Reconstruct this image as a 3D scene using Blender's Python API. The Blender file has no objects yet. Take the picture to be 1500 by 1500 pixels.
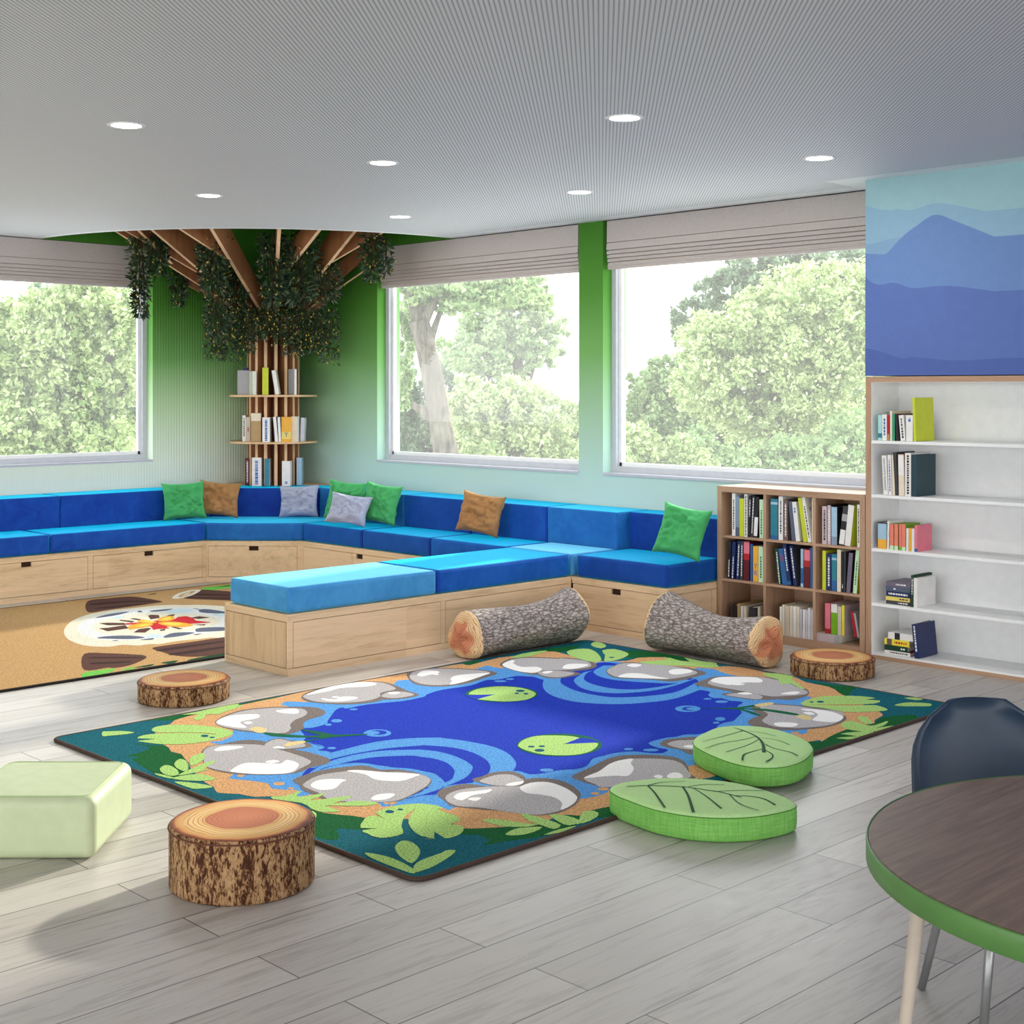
import bpy, bmesh, math, random
import numpy as np
from mathutils import Vector, Matrix
from mathutils.geometry import delaunay_2d_cdt
PI = math.pi
C = bpy.context.scene.collection
random.seed(4)

# ------------------------------------------------------------------ camera model (metres; eye 1.5 m)
F, CX, HY, EYE = 2037.0, 750.0, 572.0, 1.5
YAW = math.atan2(2095.0, F)
FX, FY, RX, RY = -math.sin(YAW), math.cos(YAW), math.cos(YAW), math.sin(YAW)
def atz(x, y, z=0.0):
    D = F*(EYE-z)/(y-HY); l = (x-CX)/F*D
    return Vector((FX*D+RX*l, FY*D+RY*l, z))
def atY(x, y, Y):
    t = (x-CX)/F; D = Y/(FY+RY*t)
    return Vector((D*(FX+RX*t), Y, EYE-(y-HY)*D/F))
def atD(x, y, D):
    l = (x-CX)/F*D
    return Vector((FX*D+RX*l, FY*D+RY*l, EYE-(y-HY)*D/F))

# ------------------------------------------------------------------ materials
def lin(c):
    return tuple((v/12.92 if v <= .04045 else ((v+.055)/1.055)**2.4) for v in (x/255 for x in c))+(1,)
class NT:
    def __init__(s, name):
        s.m = bpy.data.materials.new(name); s.m.use_nodes = True
        s.t = s.m.node_tree; s.b = s.t.nodes['Principled BSDF']; s.out = s.t.nodes['Material Output']
    def n(s, typ, **kw):
        o = s.t.nodes.new('ShaderNode'+typ)
        for k, v in kw.items():
            if k.startswith('i_'): o.inputs[k[2:].replace('_', ' ')].default_value = v
            else: setattr(o, k, v)
        return o
    def l(s, a, b): s.t.links.new(a, b)
    def obj(s, scale=(1, 1, 1), rot=(0, 0, 0), loc=(0, 0, 0), kind='Object'):
        tc = s.n('TexCoord'); mp = s.n('Mapping')
        mp.inputs['Scale'].default_value = scale; mp.inputs['Rotation'].default_value = rot; mp.inputs['Location'].default_value = loc
        s.l(tc.outputs[kind], mp.inputs['Vector']); return mp.outputs['Vector']
    def noise(s, vec, scale, detail=2, rough=.5, dist=0):
        o = s.n('TexNoise'); o.inputs['Scale'].default_value = scale; o.inputs['Detail'].default_value = detail
        o.inputs['Roughness'].default_value = rough; o.inputs['Distortion'].default_value = dist
        if vec is not None: s.l(vec, o.inputs['Vector'])
        return o.outputs['Fac']
    def ramp(s, fac, stops, interp='LINEAR'):
        o = s.n('ValToRGB'); r = o.color_ramp; r.interpolation = interp
        while len(r.elements) < len(stops): r.elements.new(.5)
        for e, (p, c) in zip(r.elements, stops):
            e.position = p; e.color = c if len(c) == 4 else lin(c)
        s.l(fac, o.inputs['Fac']); return o.outputs['Color']
    def mix(s, fac, a, b, blend='MIX'):
        o = s.n('Mix', data_type='RGBA', blend_type=blend)
        for v, i in ((fac, 0), (a, 6), (b, 7)):
            if hasattr(v, 'default_value') or hasattr(v, 'links'): s.l(v, o.inputs[i])
            else: o.inputs[i].default_value = v
        return o.outputs[2]
    def math(s, op, a, b=0.0, c=None):
        o = s.n('Math', operation=op)
        for i, v in enumerate((a, b) if c is None else (a, b, c)):
            if hasattr(v, 'links'): s.l(v, o.inputs[i])
            else: o.inputs[i].default_value = v
        return o.outputs[0]
    def bump(s, h, strength=.3, dist=.01):
        o = s.n('Bump'); o.inputs['Strength'].default_value = strength; o.inputs['Distance'].default_value = dist
        s.l(h, o.inputs['Height']); s.l(o.outputs['Normal'], s.b.inputs['Normal'])
    def col(s, c):
        if hasattr(c, 'links'): s.l(c, s.b.inputs['Base Color'])
        else: s.b.inputs['Base Color'].default_value = c if len(c) == 4 else lin(c)
    def set(s, rough=.5, spec=.5, metal=0):
        s.b.inputs['Roughness'].default_value = rough; s.b.inputs['Specular IOR Level'].default_value = spec
        s.b.inputs['Metallic'].default_value = metal
_M = {}
def plain(name, c, rough=.5, spec=.4, var=.06, vs=20, metal=0):
    """a procedural colour with a faint tonal variation of the stuff itself"""
    if name in _M: return _M[name]
    t = NT(name); c = lin(c)
    d = tuple(max(0, v*(1-var)) for v in c[:3])+(1,); u = tuple(min(1, v*(1+var)) for v in c[:3])+(1,)
    t.col(t.ramp(t.noise(t.obj(), vs, 3), [(.35, d), (.65, u)])); t.set(rough, spec, metal)
    _M[name] = t.m; return t.m
def wood(name, c1, c2, axis='x', rough=.45, bands=True, spec=.35):
    if name in _M: return _M[name]
    t = NT(name)
    sc = {'x': (1.2, 14, 14), 'y': (14, 1.2, 14), 'z': (14, 14, 1.2)}[axis]
    v = t.obj(sc)
    n1 = t.noise(v, 1.6, 6, .6, .6); n2 = t.noise(v, 9, 3, .6)
    f = t.math('ADD', t.math('MULTIPLY', n1, .75), t.math('MULTIPLY', n2, .3))
    c = t.ramp(f, [(.36, c2), (.5, c1), (.66, tuple(min(255, int(x*1.04)) for x in c1))])
    if bands:   # glued staves
        s2 = {'x': (.7, .01, 9), 'y': (.01, .7, 9), 'z': (9, 9, .4)}[axis]
        w = t.n('TexWhiteNoise', noise_dimensions='3D'); sn = t.n('VectorMath', operation='FLOOR')
        t.l(t.obj(s2, loc=(.31, .47, .2)), sn.inputs[0]); t.l(sn.outputs[0], w.inputs['Vector'])
        c = t.mix(1.0, c, t.ramp(w.outputs['Value'], [(0, (.9, .88, .86, 1)), (1, (1.0, 1.0, 1.0, 1))]), 'MULTIPLY')
    t.col(c); t.set(rough, spec); t.bump(n2, .06, .002)
    _M[name] = t.m; return t.m
def velvet(name, base, sheen, dark):
    if name in _M: return _M[name]
    t = NT(name)
    n = t.noise(t.obj(), 5.5, 6, .66, .9)
    t.col(t.ramp(n, [(.3, dark), (.72, base)])); t.set(.75, .2)
    t.b.inputs['Sheen Weight'].default_value = 1.0; t.b.inputs['Sheen Roughness'].default_value = .38
    t.b.inputs['Sheen Tint'].default_value = lin(sheen)
    t.bump(t.noise(t.obj(), 260, 2), .12, .002)
    sh = t.n('BsdfSheen'); sh.inputs['Color'].default_value = tuple(v*.55 for v in lin(sheen)[:3])+(1,); sh.inputs['Roughness'].default_value = .5  # extra cyan sheen imitates the strong light on cushion tops
    ad = t.n('AddShader'); t.l(t.b.outputs[0], ad.inputs[0]); t.l(sh.outputs[0], ad.inputs[1]); t.l(ad.outputs[0], t.out.inputs['Surface'])
    _M[name] = t.m; return t.m
def carpet(name, c, amt=.5):
    if name in _M: return _M[name]
    t = NT(name); L = lin(c)
    d = tuple(v*(1-amt) for v in L[:3])+(1,); u = tuple(min(1, v*(1+amt)+.008) for v in L[:3])+(1,)
    n = t.noise(t.obj(), 150, 3, .75)
    t.col(t.ramp(n, [(.33, d), (.67, u)])); t.set(.95, .08)
    t.bump(t.noise(t.obj(), 230, 2), .35, .004)
    _M[name] = t.m; return t.m

# ------------------------------------------------------------------ meshes
class MB:
    def __init__(s): s.v = []; s.f = []; s.m = []
    def poly(s, pts, m=0):
        b = len(s.v); s.v += [tuple(p) for p in pts]; s.f.append(tuple(range(b, b+len(pts)))); s.m.append(m)
    def box(s, x0, x1, y0, y1, z0, z1, m=0, M=None):
        p = [Vector((x, y, z)) for z in (z0, z1) for y in (y0, y1) for x in (x0, x1)]
        if M is not None: p = [M @ q for q in p]
        b = len(s.v); s.v += [tuple(q) for q in p]
        for f in ((0, 2, 3, 1), (4, 5, 7, 6), (0, 1, 5, 4), (2, 6, 7, 3), (0, 4, 6, 2), (1, 3, 7, 5)):
            s.f.append(tuple(b+i for i in f)); s.m.append(m)
    def prism(s, pts, z0, z1, m=0, mt=None):
        """vertical prism over a counter-clockwise outline"""
        n = len(pts); b = len(s.v)
        s.v += [(p[0], p[1], z0) for p in pts]+[(p[0], p[1], z1) for p in pts]
        for i in range(n):
            j = (i+1) % n; s.f.append((b+i, b+j, b+n+j, b+n+i)); s.m.append(m)
        s.f.append(tuple(b+n+i for i in range(n))); s.m.append(m if mt is None else mt)
        s.f.append(tuple(b+i for i in range(n-1, -1, -1))); s.m.append(m)
    def plate(s, pts, n, m=0):
        """planar outline pts (3-D) given thickness along vector n"""
        k = len(pts); b = len(s.v); n = Vector(n)
        s.v += [tuple(Vector(p)-n*.5) for p in pts]+[tuple(Vector(p)+n*.5) for p in pts]
        for i in range(k):
            j = (i+1) % k; s.f.append((b+i, b+j, b+k+j, b+k+i)); s.m.append(m)
        s.f.append(tuple(b+k+i for i in range(k))); s.m.append(m)
        s.f.append(tuple(b+i for i in range(k-1, -1, -1))); s.m.append(m)
    def lathe(s, prof, seg=48, c=(0, 0), m=None):
        b = len(s.v); n = len(prof)
        for i in range(seg):
            a = 2*PI*i/seg
            s.v += [(c[0]+r*math.cos(a), c[1]+r*math.sin(a), z) for r, z in prof]
        for i in range(seg):
            j = (i+1) % seg
            for k in range(n-1):
                s.f.append((b+i*n+k, b+j*n+k, b+j*n+k+1, b+i*n+k+1)); s.m.append(0 if m is None else m[k])
    def tube(s, pts, rad, seg=8, m=0, cap=True):
        pts = [Vector(p) for p in pts]; b = len(s.v); n = len(pts)
        up = Vector((0, 0, 1))
        for i, p in enumerate(pts):
            t = (pts[min(i+1, n-1)]-pts[max(i-1, 0)]).normalized()
            a = t.cross(up if abs(t.z) < .95 else Vector((1, 0, 0))).normalized(); c = t.cross(a)
            r = rad[i] if hasattr(rad, '__len__') else rad
            for k in range(seg):
                q = 2*PI*k/seg; s.v.append(tuple(p+a*r*math.cos(q)+c*r*math.sin(q)))
        for i in range(n-1):
            for k in range(seg):
                j = (k+1) % seg; s.f.append((b+i*seg+k, b+i*seg+j, b+(i+1)*seg+j, b+(i+1)*seg+k)); s.m.append(m)
        if cap:
            s.f.append(tuple(b+k for k in range(seg))); s.m.append(m)
            s.f.append(tuple(b+(n-1)*seg+k for k in range(seg-1, -1, -1))); s.m.append(m)
    def build(s, name, mats, parent=None, smooth=False, bevel=0, bseg=2, fix=True, origin=None):
        me = bpy.data.meshes.new(name)
        me.from_pydata(s.v, [], s.f); me.update()
        for q in (mats if isinstance(mats, (list, tuple)) else [mats]): me.materials.append(q)
        me.polygons.foreach_set('material_index', s.m)
        if fix or bevel:
            bm = bmesh.new(); bm.from_mesh(me)
            if fix:
                bmesh.ops.remove_doubles(bm, verts=bm.verts, dist=1e-5)
                bmesh.ops.recalc_face_normals(bm, faces=bm.faces)
            if bevel:
                ed = [e for e in bm.edges if len(e.link_faces) == 2 and e.calc_face_angle(0) > .5]
                bmesh.ops.bevel(bm, geom=ed, offset=bevel, segments=bseg, affect='EDGES', profile=.5, clamp_overlap=True)
            bm.to_mesh(me); bm.free()
        if smooth: me.polygons.foreach_set('use_smooth', [True]*len(me.polygons))
        o = bpy.data.objects.new(name, me); C.objects.link(o)
        if origin is not None:
            me.transform(Matrix.Translation(-Vector(origin))); o.location = origin
        if parent is not None: o.parent = parent
        return o
def tag(o, label=None, cat=None, group=None, kind=None):
    if label: o['label'] = label
    if cat: o['category'] = cat
    if group: o['group'] = group
    if kind: o['kind'] = kind
    return o
def thing(name, loc, label, cat, rz=0, group=None):
    o = bpy.data.objects.new(name, None); C.objects.link(o); o.location = loc; o.rotation_euler = (0, 0, rz)
    o.empty_display_size = .1
    return tag(o, label, cat, group)
def spline(pts, k=5, closed=True):
    P = [Vector((p[0], p[1])) for p in pts]; n = len(P); out = []
    for i in range(n if closed else n-1):
        if closed: a, b, c, d = P[i-1], P[i], P[(i+1) % n], P[(i+2) % n]
        else: a, b, c, d = P[max(i-1, 0)], P[i], P[i+1], P[min(i+2, n-1)]
        for j in range(k):
            t = j/k
            out.append(.5*((2*b)+(-a+c)*t+(2*a-5*b+4*c-d)*t*t+(-a+3*b-3*c+d)*t**3))
    if not closed: out.append(P[-1])
    return out
def fill2d(mb, pts, z, m):
    P = [Vector((p[0], p[1])) for p in pts]
    v, e, f, *_ = delaunay_2d_cdt(P, [], [list(range(len(P)))], 1, 1e-5)
    b = len(mb.v); mb.v += [(q[0], q[1], z) for q in v]
    for t in f:
        p0, p1, p2 = (v[i] for i in t[:3])
        if (p1-p0).cross(p2-p0) < 0: t = list(reversed(t))
        mb.f.append(tuple(b+i for i in t)); mb.m.append(m)

# ------------------------------------------------------------------ shared materials
WHITE = plain('white_paint', (238, 239, 240), .5, .3, .02)
FRAMEG = plain('grey_window_metal', (196, 198, 206), .4, .4, .03)
MAPLE = wood('maple_x', (226, 197, 160), (204, 171, 132), 'x')
MAPLEY = wood('maple_y', (226, 197, 160), (204, 171, 132), 'y')
MAPLEZ = wood('maple_z', (214, 184, 146), (196, 163, 124), 'z')
MAPLED = wood('maple_diagonal', (222, 193, 156), (204, 171, 132), 'x')
OAK = wood('bookcase_oak_x', (178, 144, 118), (154, 120, 95), 'x', bands=False)
OAKZ = wood('bookcase_oak_z', (178, 144, 118), (154, 120, 95), 'z', bands=False)
PLY = wood('plywood_brown', (158, 106, 72), (134, 86, 56), 'z', bands=False)
PLYL = wood('plywood_edge_lit', (226, 188, 148), (206, 166, 126), 'z', bands=False)
DARK = plain('dark_gap', (60, 42, 32), .8, .1)
BLUE_D = velvet('velvet_deep_blue', (26, 80, 178), (10, 200, 230), (12, 48, 146))
BLUE_N = velvet('velvet_navy_blue', (20, 64, 162), (10, 190, 224), (8, 36, 130))
BLUE_M = velvet('velvet_mid_blue', (38, 112, 186), (60, 205, 236), (24, 84, 164))
BLUE_L = velvet('velvet_light_blue', (70, 148, 206), (130, 220, 245), (48, 122, 186))
SKY, SUN, SUN_EL, EXPO, LAMP = 3.3, 4.2, 21, 0.45, 5
# ================================================================== SETTING
XL, YB, ZC, ZU = -10.30, 7.19, 2.68, 2.98
YF = 6.872                                         # front of the bookcases and of the painted wall
# floor: grey oak planks laid along Y, 0.188 m wide
t = NT('grey_oak_planks')
tc = t.n('TexCoord'); sx = t.n('SeparateXYZ'); t.l(tc.outputs['Object'], sx.inputs[0])
cb = t.n('CombineXYZ'); t.l(sx.outputs['Y'], cb.inputs['X']); t.l(t.math('ADD', sx.outputs['X'], 3.112+.188*60), cb.inputs['Y'])
br = t.n('TexBrick'); br.offset = .37; br.offset_frequency = 2; br.squash = 1
for k, v in dict(Scale=1, Mortar_Size=.0021, Mortar_Smooth=.1, Bias=0, Brick_Width=1.28, Row_Height=.188).items(): br.inputs[k.replace('_', ' ')].default_value = v
br.inputs['Color1'].default_value = lin((182, 175, 168)); br.inputs['Color2'].default_value = lin((212, 206, 199)); br.inputs['Mortar'].default_value = lin((92, 86, 84))
t.l(cb.outputs[0], br.inputs['Vector'])
gv = t.obj((16, 1.1, 1)); g1 = t.noise(gv, 2.2, 7, .65, 1.2); g2 = t.noise(gv, 9, 4, .6, .3)
grain = t.ramp(g1, [(.3, (.60, .57, .55, 1)), (.5, (1, 1, 1, 1)), (.75, (1.04, 1.04, 1.04, 1))])
kn = t.n('TexVoronoi'); t.l(t.obj((5.3, 1.4, 1)), kn.inputs['Vector']); kn.inputs['Scale'].default_value = .9
knots = t.ramp(kn.outputs['Distance'], [(.02, (.72, .69, .67, 1)), (.12, (1, 1, 1, 1))])
c = t.mix(.8, br.outputs['Color'], grain, 'MULTIPLY'); c = t.mix(.6, c, knots, 'MULTIPLY')
c = t.mix(.35, c, t.ramp(g2, [(.35, (.8, .79, .78, 1)), (.6, (1, 1, 1, 1))]), 'MULTIPLY')
t.col(c); t.set(.38, .42)
t.l(t.ramp(g2, [(.3, (.30, .30, .30, 1)), (.7, (.46, .46, .46, 1))]), t.b.inputs['Roughness'])
t.bump(br.outputs['Fac'], -.25, .003)
FLOOR = t.m
mb = MB(); mb.box(XL-.3, 7.5, -6.5, YB+.35, -.12, 0); tag(mb.build('floor', FLOOR), 'grey oak plank floor of the reading room', 'floor', kind='structure')

# ombre wall paint: dark leaf green at the top fading to pale mint at seat height
def ombre(name, ribs, low):
    t = NT(name); tc = t.n('TexCoord'); sx = t.n('SeparateXYZ'); t.l(tc.outputs['Object'], sx.inputs[0])
    f = t.math('DIVIDE', t.math('SUBTRACT', sx.outputs['Z'], .6), 2.4)
    t.col(t.ramp(f, [(0, low[0]), (.13, low[1]), (.3, low[2]), (.48, (118, 172, 98)), (.66, (82, 142, 54)), (.85, (66, 124, 38)), (1, (74, 136, 36))]))
    t.set(.75, .2)
    if ribs:
        w = t.n('TexWave', wave_type='BANDS', bands_direction='Y'); w.inputs['Scale'].default_value = 12.5
        t.l(tc.outputs['Object'], w.inputs['Vector']); t.bump(w.outputs['Fac'], .35, .004)
    return t.m
WALLB = ombre('green_ombre_paint', False, [(206, 232, 226), (188, 222, 210), (164, 202, 168)]); WALLL = ombre('green_ombre_ribbed_lit', True, [(236, 244, 234), (226, 240, 222), (190, 218, 176)])  # left wall copy is paler low down, painting in the brighter light there
W2 = (-8.988, -6.717); W3 = (-6.488, -4.26); W1 = (3.4, 5.877); ZS = .918
TH = .24                                           # wall thickness
mb = MB()
mb.box(XL-TH, -4.0, YB, YB+TH, 0, ZS)
for a, b in ((XL-TH, W2[0]), (W2[1], W3[0]), (W3[1], 9)): mb.box(a, b, YB, YB+TH, ZS if b < 0 else 0, ZU)
mb.box(W2[0], W2[1], YB, YB+TH, ZC, ZU); mb.box(W3[0], W3[1], YB, YB+TH, ZC, ZU)
tag(mb.build('wall_back', WALLB), 'back wall painted in a green to mint fade around two big windows', 'wall', kind='structure')
mb = MB()
mb.box(XL-TH, XL, -6.5, YB, 0, ZS); mb.box(XL-TH, XL, W1[1], YB, ZS, ZU); mb.box(XL-TH, XL, -6.5, W1[0], ZS, ZU); mb.box(XL-TH, XL, W1[0], W1[1], ZC, ZU)
tag(mb.build('wall_left', WALLL), 'ribbed green left wall with one window', 'wall', kind='structure')
# painted wall over the tall shelf (mountain layers)
MUR = [plain('mural_%d' % i, c, .8, .15, .02) for i, c in enumerate([(154, 192, 200), (140, 176, 200), (130, 164, 196), (108, 138, 190), (94, 116, 178), (84, 104, 168)])]
def mur(*p): return [atY(x, y, YF) for x, y in p]
q = lambda *p: [(1150+x/7.5, 240+y/7.5) for x, y in p]
mb = MB()
mb.box(-4.218, 9, YF, YB-.002, 1.582, ZC+.25, 0)
mb.box(-3.125, 9, YF, YB-.002, 0, 1.582, 5)      # the painted wall reaches the floor beyond the tall shelf
def layer(pts, k, m):
    P = [atY(x, y, YF) for x, y in pts]
    P2 = [(p.x, p.z) for p in P]
    P2 = [tuple(v) for v in spline(P2, 5, False)]
    tmp = MB(); fill2d(tmp, [(-4.218, P2[0][1])]+P2+[(9, P2[-1][1]-.1), (9, 1.582), (-4.218, 1.582)], 0, m)
    b = len(mb.v); mb.v += [(x, YF-.0006*k, z) for x, z, _ in tmp.v]; mb.f += [tuple(b+i for i in f) for f in tmp.f]; mb.m += tmp.m
layer(q((890, 460), (1000, 490), (1150, 510), (1250, 495), (1340, 510), (1440, 495), (1700, 430), (2200, 520)), 1, 1)
layer(q((890, 890), (1000, 870), (1130, 830), (1290, 805), (1440, 770), (1800, 800), (2300, 900)), 2, 2)
layer(q((890, 990), (1000, 990), (1110, 988), (1200, 895), (1320, 775), (1440, 685), (1650, 560), (1900, 640), (2300, 800)), 3, 3)
layer(q((890, 1250), (960, 1305), (1050, 1330), (1160, 1305), (1250, 1320), (1350, 1355), (1440, 1365), (1800, 1340), (2300, 1400)), 4, 4)
layer([(1268, 510), (1290, 514.5), (1308, 521), (1326, 525), (1342, 523), (1400, 528), (1480, 524)], 5, 5)
tag(mb.build('wall_right', MUR, fix=False), 'wall painted with layered blue mountains above the tall white shelf', 'wall', kind='structure')

# suspended white ceiling, finely ribbed, cut in a quarter circle around the tree corner
t = NT('ribbed_white_ceiling')
tc = t.n('TexCoord'); sx = t.n('SeparateXYZ'); t.l(tc.outputs['Object'], sx.inputs[0])
ang = .064; dx, dy = FX+RX*ang, FY+RY*ang; L = math.hypot(dx, dy); nx, ny = dy/L, -dx/L
s_ = t.math('ADD', t.math('MULTIPLY', sx.outputs['X'], nx/.0158), t.math('MULTIPLY', sx.outputs['Y'], ny/.0158))
fr = t.math('ABSOLUTE', t.math('SUBTRACT', t.math('FRACT', s_), .5))
t.col(t.ramp(fr, [(.12, (172, 173, 178)), (.24, (226, 227, 230))])); t.set(.6, .25)
CEIL = t.m
R = 2.256; ccx, ccy = -10.31, 7.17
arc = [(ccx+R*math.cos(a), ccy+R*math.sin(a)) for a in [-PI/2*i/40 for i in range(41)]]
arc = [(max(x, XL), min(y, YB)) for x, y in arc]
def ceil_outline(r, yb, xl):
    a = [(ccx+r*math.cos(w), ccy+r*math.sin(w)) for w in [-PI/2*i/40 for i in range(41)]]
    a = [(x, min(y, yb)) for x, y in a]; a = [(max(x, xl), y) for x, y in a]
    return [(a[0][0], yb)]+a+[(xl, a[-1][1])]
out = ceil_outline(R, YB+.20, XL-.2)+[(XL-.2, -6.5), (7.5, -6.5), (7.5, YB+.20)]
mb = MB(); fill2d(mb, out, ZC, 0)
n0 = len(mb.v)
fill2d(mb, out, ZC+.06, 1)
for i in range(len(out)):
    a, b = out[i], out[(i+1) % len(out)]
    mb.poly([(a[0], a[1], ZC), (b[0], b[1], ZC), (b[0], b[1], ZC+.06), (a[0], a[1], ZC+.06)], 1)
ribs = ceil_outline(R+.07, YB-.15, XL+.1)+[(XL+.1, -6.4), (7.4, -6.4), (7.4, YF-.14), (-4.40, YF-.14), (-4.40, YB-.15)]
fill2d(mb, ribs, ZC-.0015, 2)
tag(mb.build('ceiling', [WHITE, WHITE, CEIL], fix=False), 'white ribbed suspended ceiling with a curved edge around the tree', 'ceiling', kind='structure')
mb = MB(); mb.box(XL-TH, 7.5, -6.5, YB+TH, ZU, ZU+.1)
tag(mb.build('ceiling_upper', plain('upper_green', (72, 140, 30), .8, .2)), 'green upper ceiling seen above the curved ceiling edge', 'ceiling', kind='structure')

# windows: recessed grey metal frames, panes, thin sills
t = NT('window_glass'); gl = t.n('BsdfGlossy'); gl.inputs['Roughness'].default_value = .02; tr = t.n('BsdfTransparent'); veil = t.n('BsdfTranslucent'); veil.inputs['Color'].default_value = (.97, .98, .98, 1)
tr.inputs['Color'].default_value = (.97, .985, .98, 1); lw = t.n('LayerWeight'); lw.inputs['Blend'].default_value = .12
mx = t.n('MixShader'); t.l(t.math('MULTIPLY', lw.outputs['Facing'], .3), mx.inputs[0]); m0 = t.n('MixShader'); m0.inputs[0].default_value = .035; t.l(tr.outputs[0], m0.inputs[1]); t.l(veil.outputs[0], m0.inputs[2]); t.l(m0.outputs[0], mx.inputs[1]); t.l(gl.outputs[0], mx.inputs[2]); t.l(mx.outputs[0], t.out.inputs['Surface'])  # translucent share lays a bright haze over the view through the glass
GLASS = t.m
def window(nm, a, b, flip, label):
    """a..b along the wall; local u = along wall, v = outward depth"""
    def P(u0, u1, v0, v1, z0, z1, mb, m=0):
        if flip: mb.box(XL-v1, XL-v0, u0, u1, z0, z1, m)
        else: mb.box(u0, u1, YB+v0, YB+v1, z0, z1, m)
    o = bpy.data.objects.new(nm, None); C.objects.link(o); tag(o, label, 'window', kind='structure')
    z0, z1, w = ZS+.012, ZC, .042
    mb = MB()
    for (u0, u1, c0, c1) in ((a, a+w, z0, z1), (b-w, b, z0, z1), (a+w, b-w, z0, z0+w), (a+w, b-w, z1-.09, z1)): P(u0, u1, .09, .155, c0, c1, mb)
    s = w+.006
    for (u0, u1, c0, c1) in ((a+w, a+s+.02, z0+w, z1-.09), (b-s-.02, b-w, z0+w, z1-.09), (a+s, b-s, z0+w, z0+s+.02), (a+s, b-s, z1-.115, z1-.09)): P(u0, u1, .12, .15, c0, c1, mb, 1)
    mb.build('window_frame', [FRAMEG, WHITE], o)
    mb = MB(); P(a+s, b-s, .132, .138, z0+s, z1-.1, mb); mb.build('window_pane', GLASS, o)
    mb = MB(); P(a, b, -.008, .155, ZS-.004, ZS+.012, mb); mb.build('window_sill', FRAMEG, o)
window('window_1', W1[0], W1[1], True, 'window in the left wall beside the tree corner')
window('window_2', W2[0], W2[1], False, 'back window left of the green pillar with a tree trunk outside')
window('window_3', W3[0], W3[1], False, 'back window right of the green pillar above the cubby bookcase')

# lawn outside
t = NT('lawn_grass'); t.col(t.ramp(t.noise(t.obj(), 3, 6), [(.3, (150, 158, 120)), (.7, (184, 188, 156))])); t.set(.9, .1)
mb = MB(); mb.box(-90, 60, YB+TH+.05, 110, -.5, -.35); mb.box(-90, XL-TH-.05, -40, YB+TH+.05, -.5, -.35)
tag(mb.build('lawn', t.m), 'lawn outside the windows', 'lawn', kind='structure')
mb = MB(); mb.box(-26, 12, YB+TH+.04, 19, -.34, -.30); mb.box(-24, XL-TH-.04, -10, YB+TH+.04, -.34, -.30)
tag(mb.build('bounce_paving', plain('pale_bounce_paving', (214, 211, 206), .8, .2, .05)), 'unseen pale paving added to bounce neutral light indoors', 'bounce_paving', kind='structure')  # unseen paving added so neutral light bounces onto the ceiling

# roman blinds
t = NT('linen_blind')
v = t.obj((90, 90, 90)); n = t.noise(v, 2, 2); t.col(t.ramp(n, [(.3, (190, 183, 181)), (.7, (208, 201, 199))])); t.set(.85, .1)
ts = t.n('BsdfTranslucent'); ts.inputs['Color'].default_value = lin((236, 218, 200)); mx = t.n('MixShader'); mx.inputs[0].default_value = .14
t.l(t.b.outputs[0], mx.inputs[1]); t.l(ts.outputs[0], mx.inputs[2]); t.l(mx.outputs[0], t.out.inputs['Surface'])
LINEN = t.m
prof = [(-.044, 2.676), (-.046, 2.526), (-.030, 2.525), (-.030, 2.522), (-.047, 2.521)]
d0 = -.052
for zf in (2.470, 2.441, 2.414, 2.388):      # four pleats with deep shaded slots between them
    prof += [(d0, zf+.006), (d0+.002, zf+.0035), (d0+.030, zf+.0035), (d0+.030, zf-.0025), (d0+.006, zf-.0025)]; d0 += .004
prof += [(-.033, 2.372), (-.040, 2.368), (-.040, 2.361), (-.033, 2.358), (-.033, 2.342), (-.028, 2.340)]
back = [(.004, 2.341), (.006, 2.40), (.006, 2.676)]
def blind(a, b, flip, label):
    pr = prof+back
    mb = MB(); k = len(pr)
    for u in (a, b):
        for d, z in pr: mb.v.append((XL-.058-d, u, z) if flip else (u, YB+.058+d, z))
    for i in range(k):
        j = (i+1) % k; mb.f.append((i, j, k+j, k+i)); mb.m.append(0)
    mb.f += [tuple(range(k)), tuple(range(2*k-1, k-1, -1))]; mb.m += [0, 0]
    o = mb.build('roman_blind', LINEN, origin=((XL, (a+b)/2, 2.5) if flip else ((a+b)/2, YB, 2.5)))
    tag(o, label, 'blind', 'linen roman blinds')
    return o
blind(W1[0]+.02, W1[1]-.04, True, 'folded linen roman blind on the left wall window beside the vines')
blind(W2[0]+.025, W2[1]-.02, False, 'folded linen roman blind left of the green pillar')
blind(W3[0]+.025, W3[1]-.02, False, 'folded linen roman blind right of the green pillar')

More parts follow.
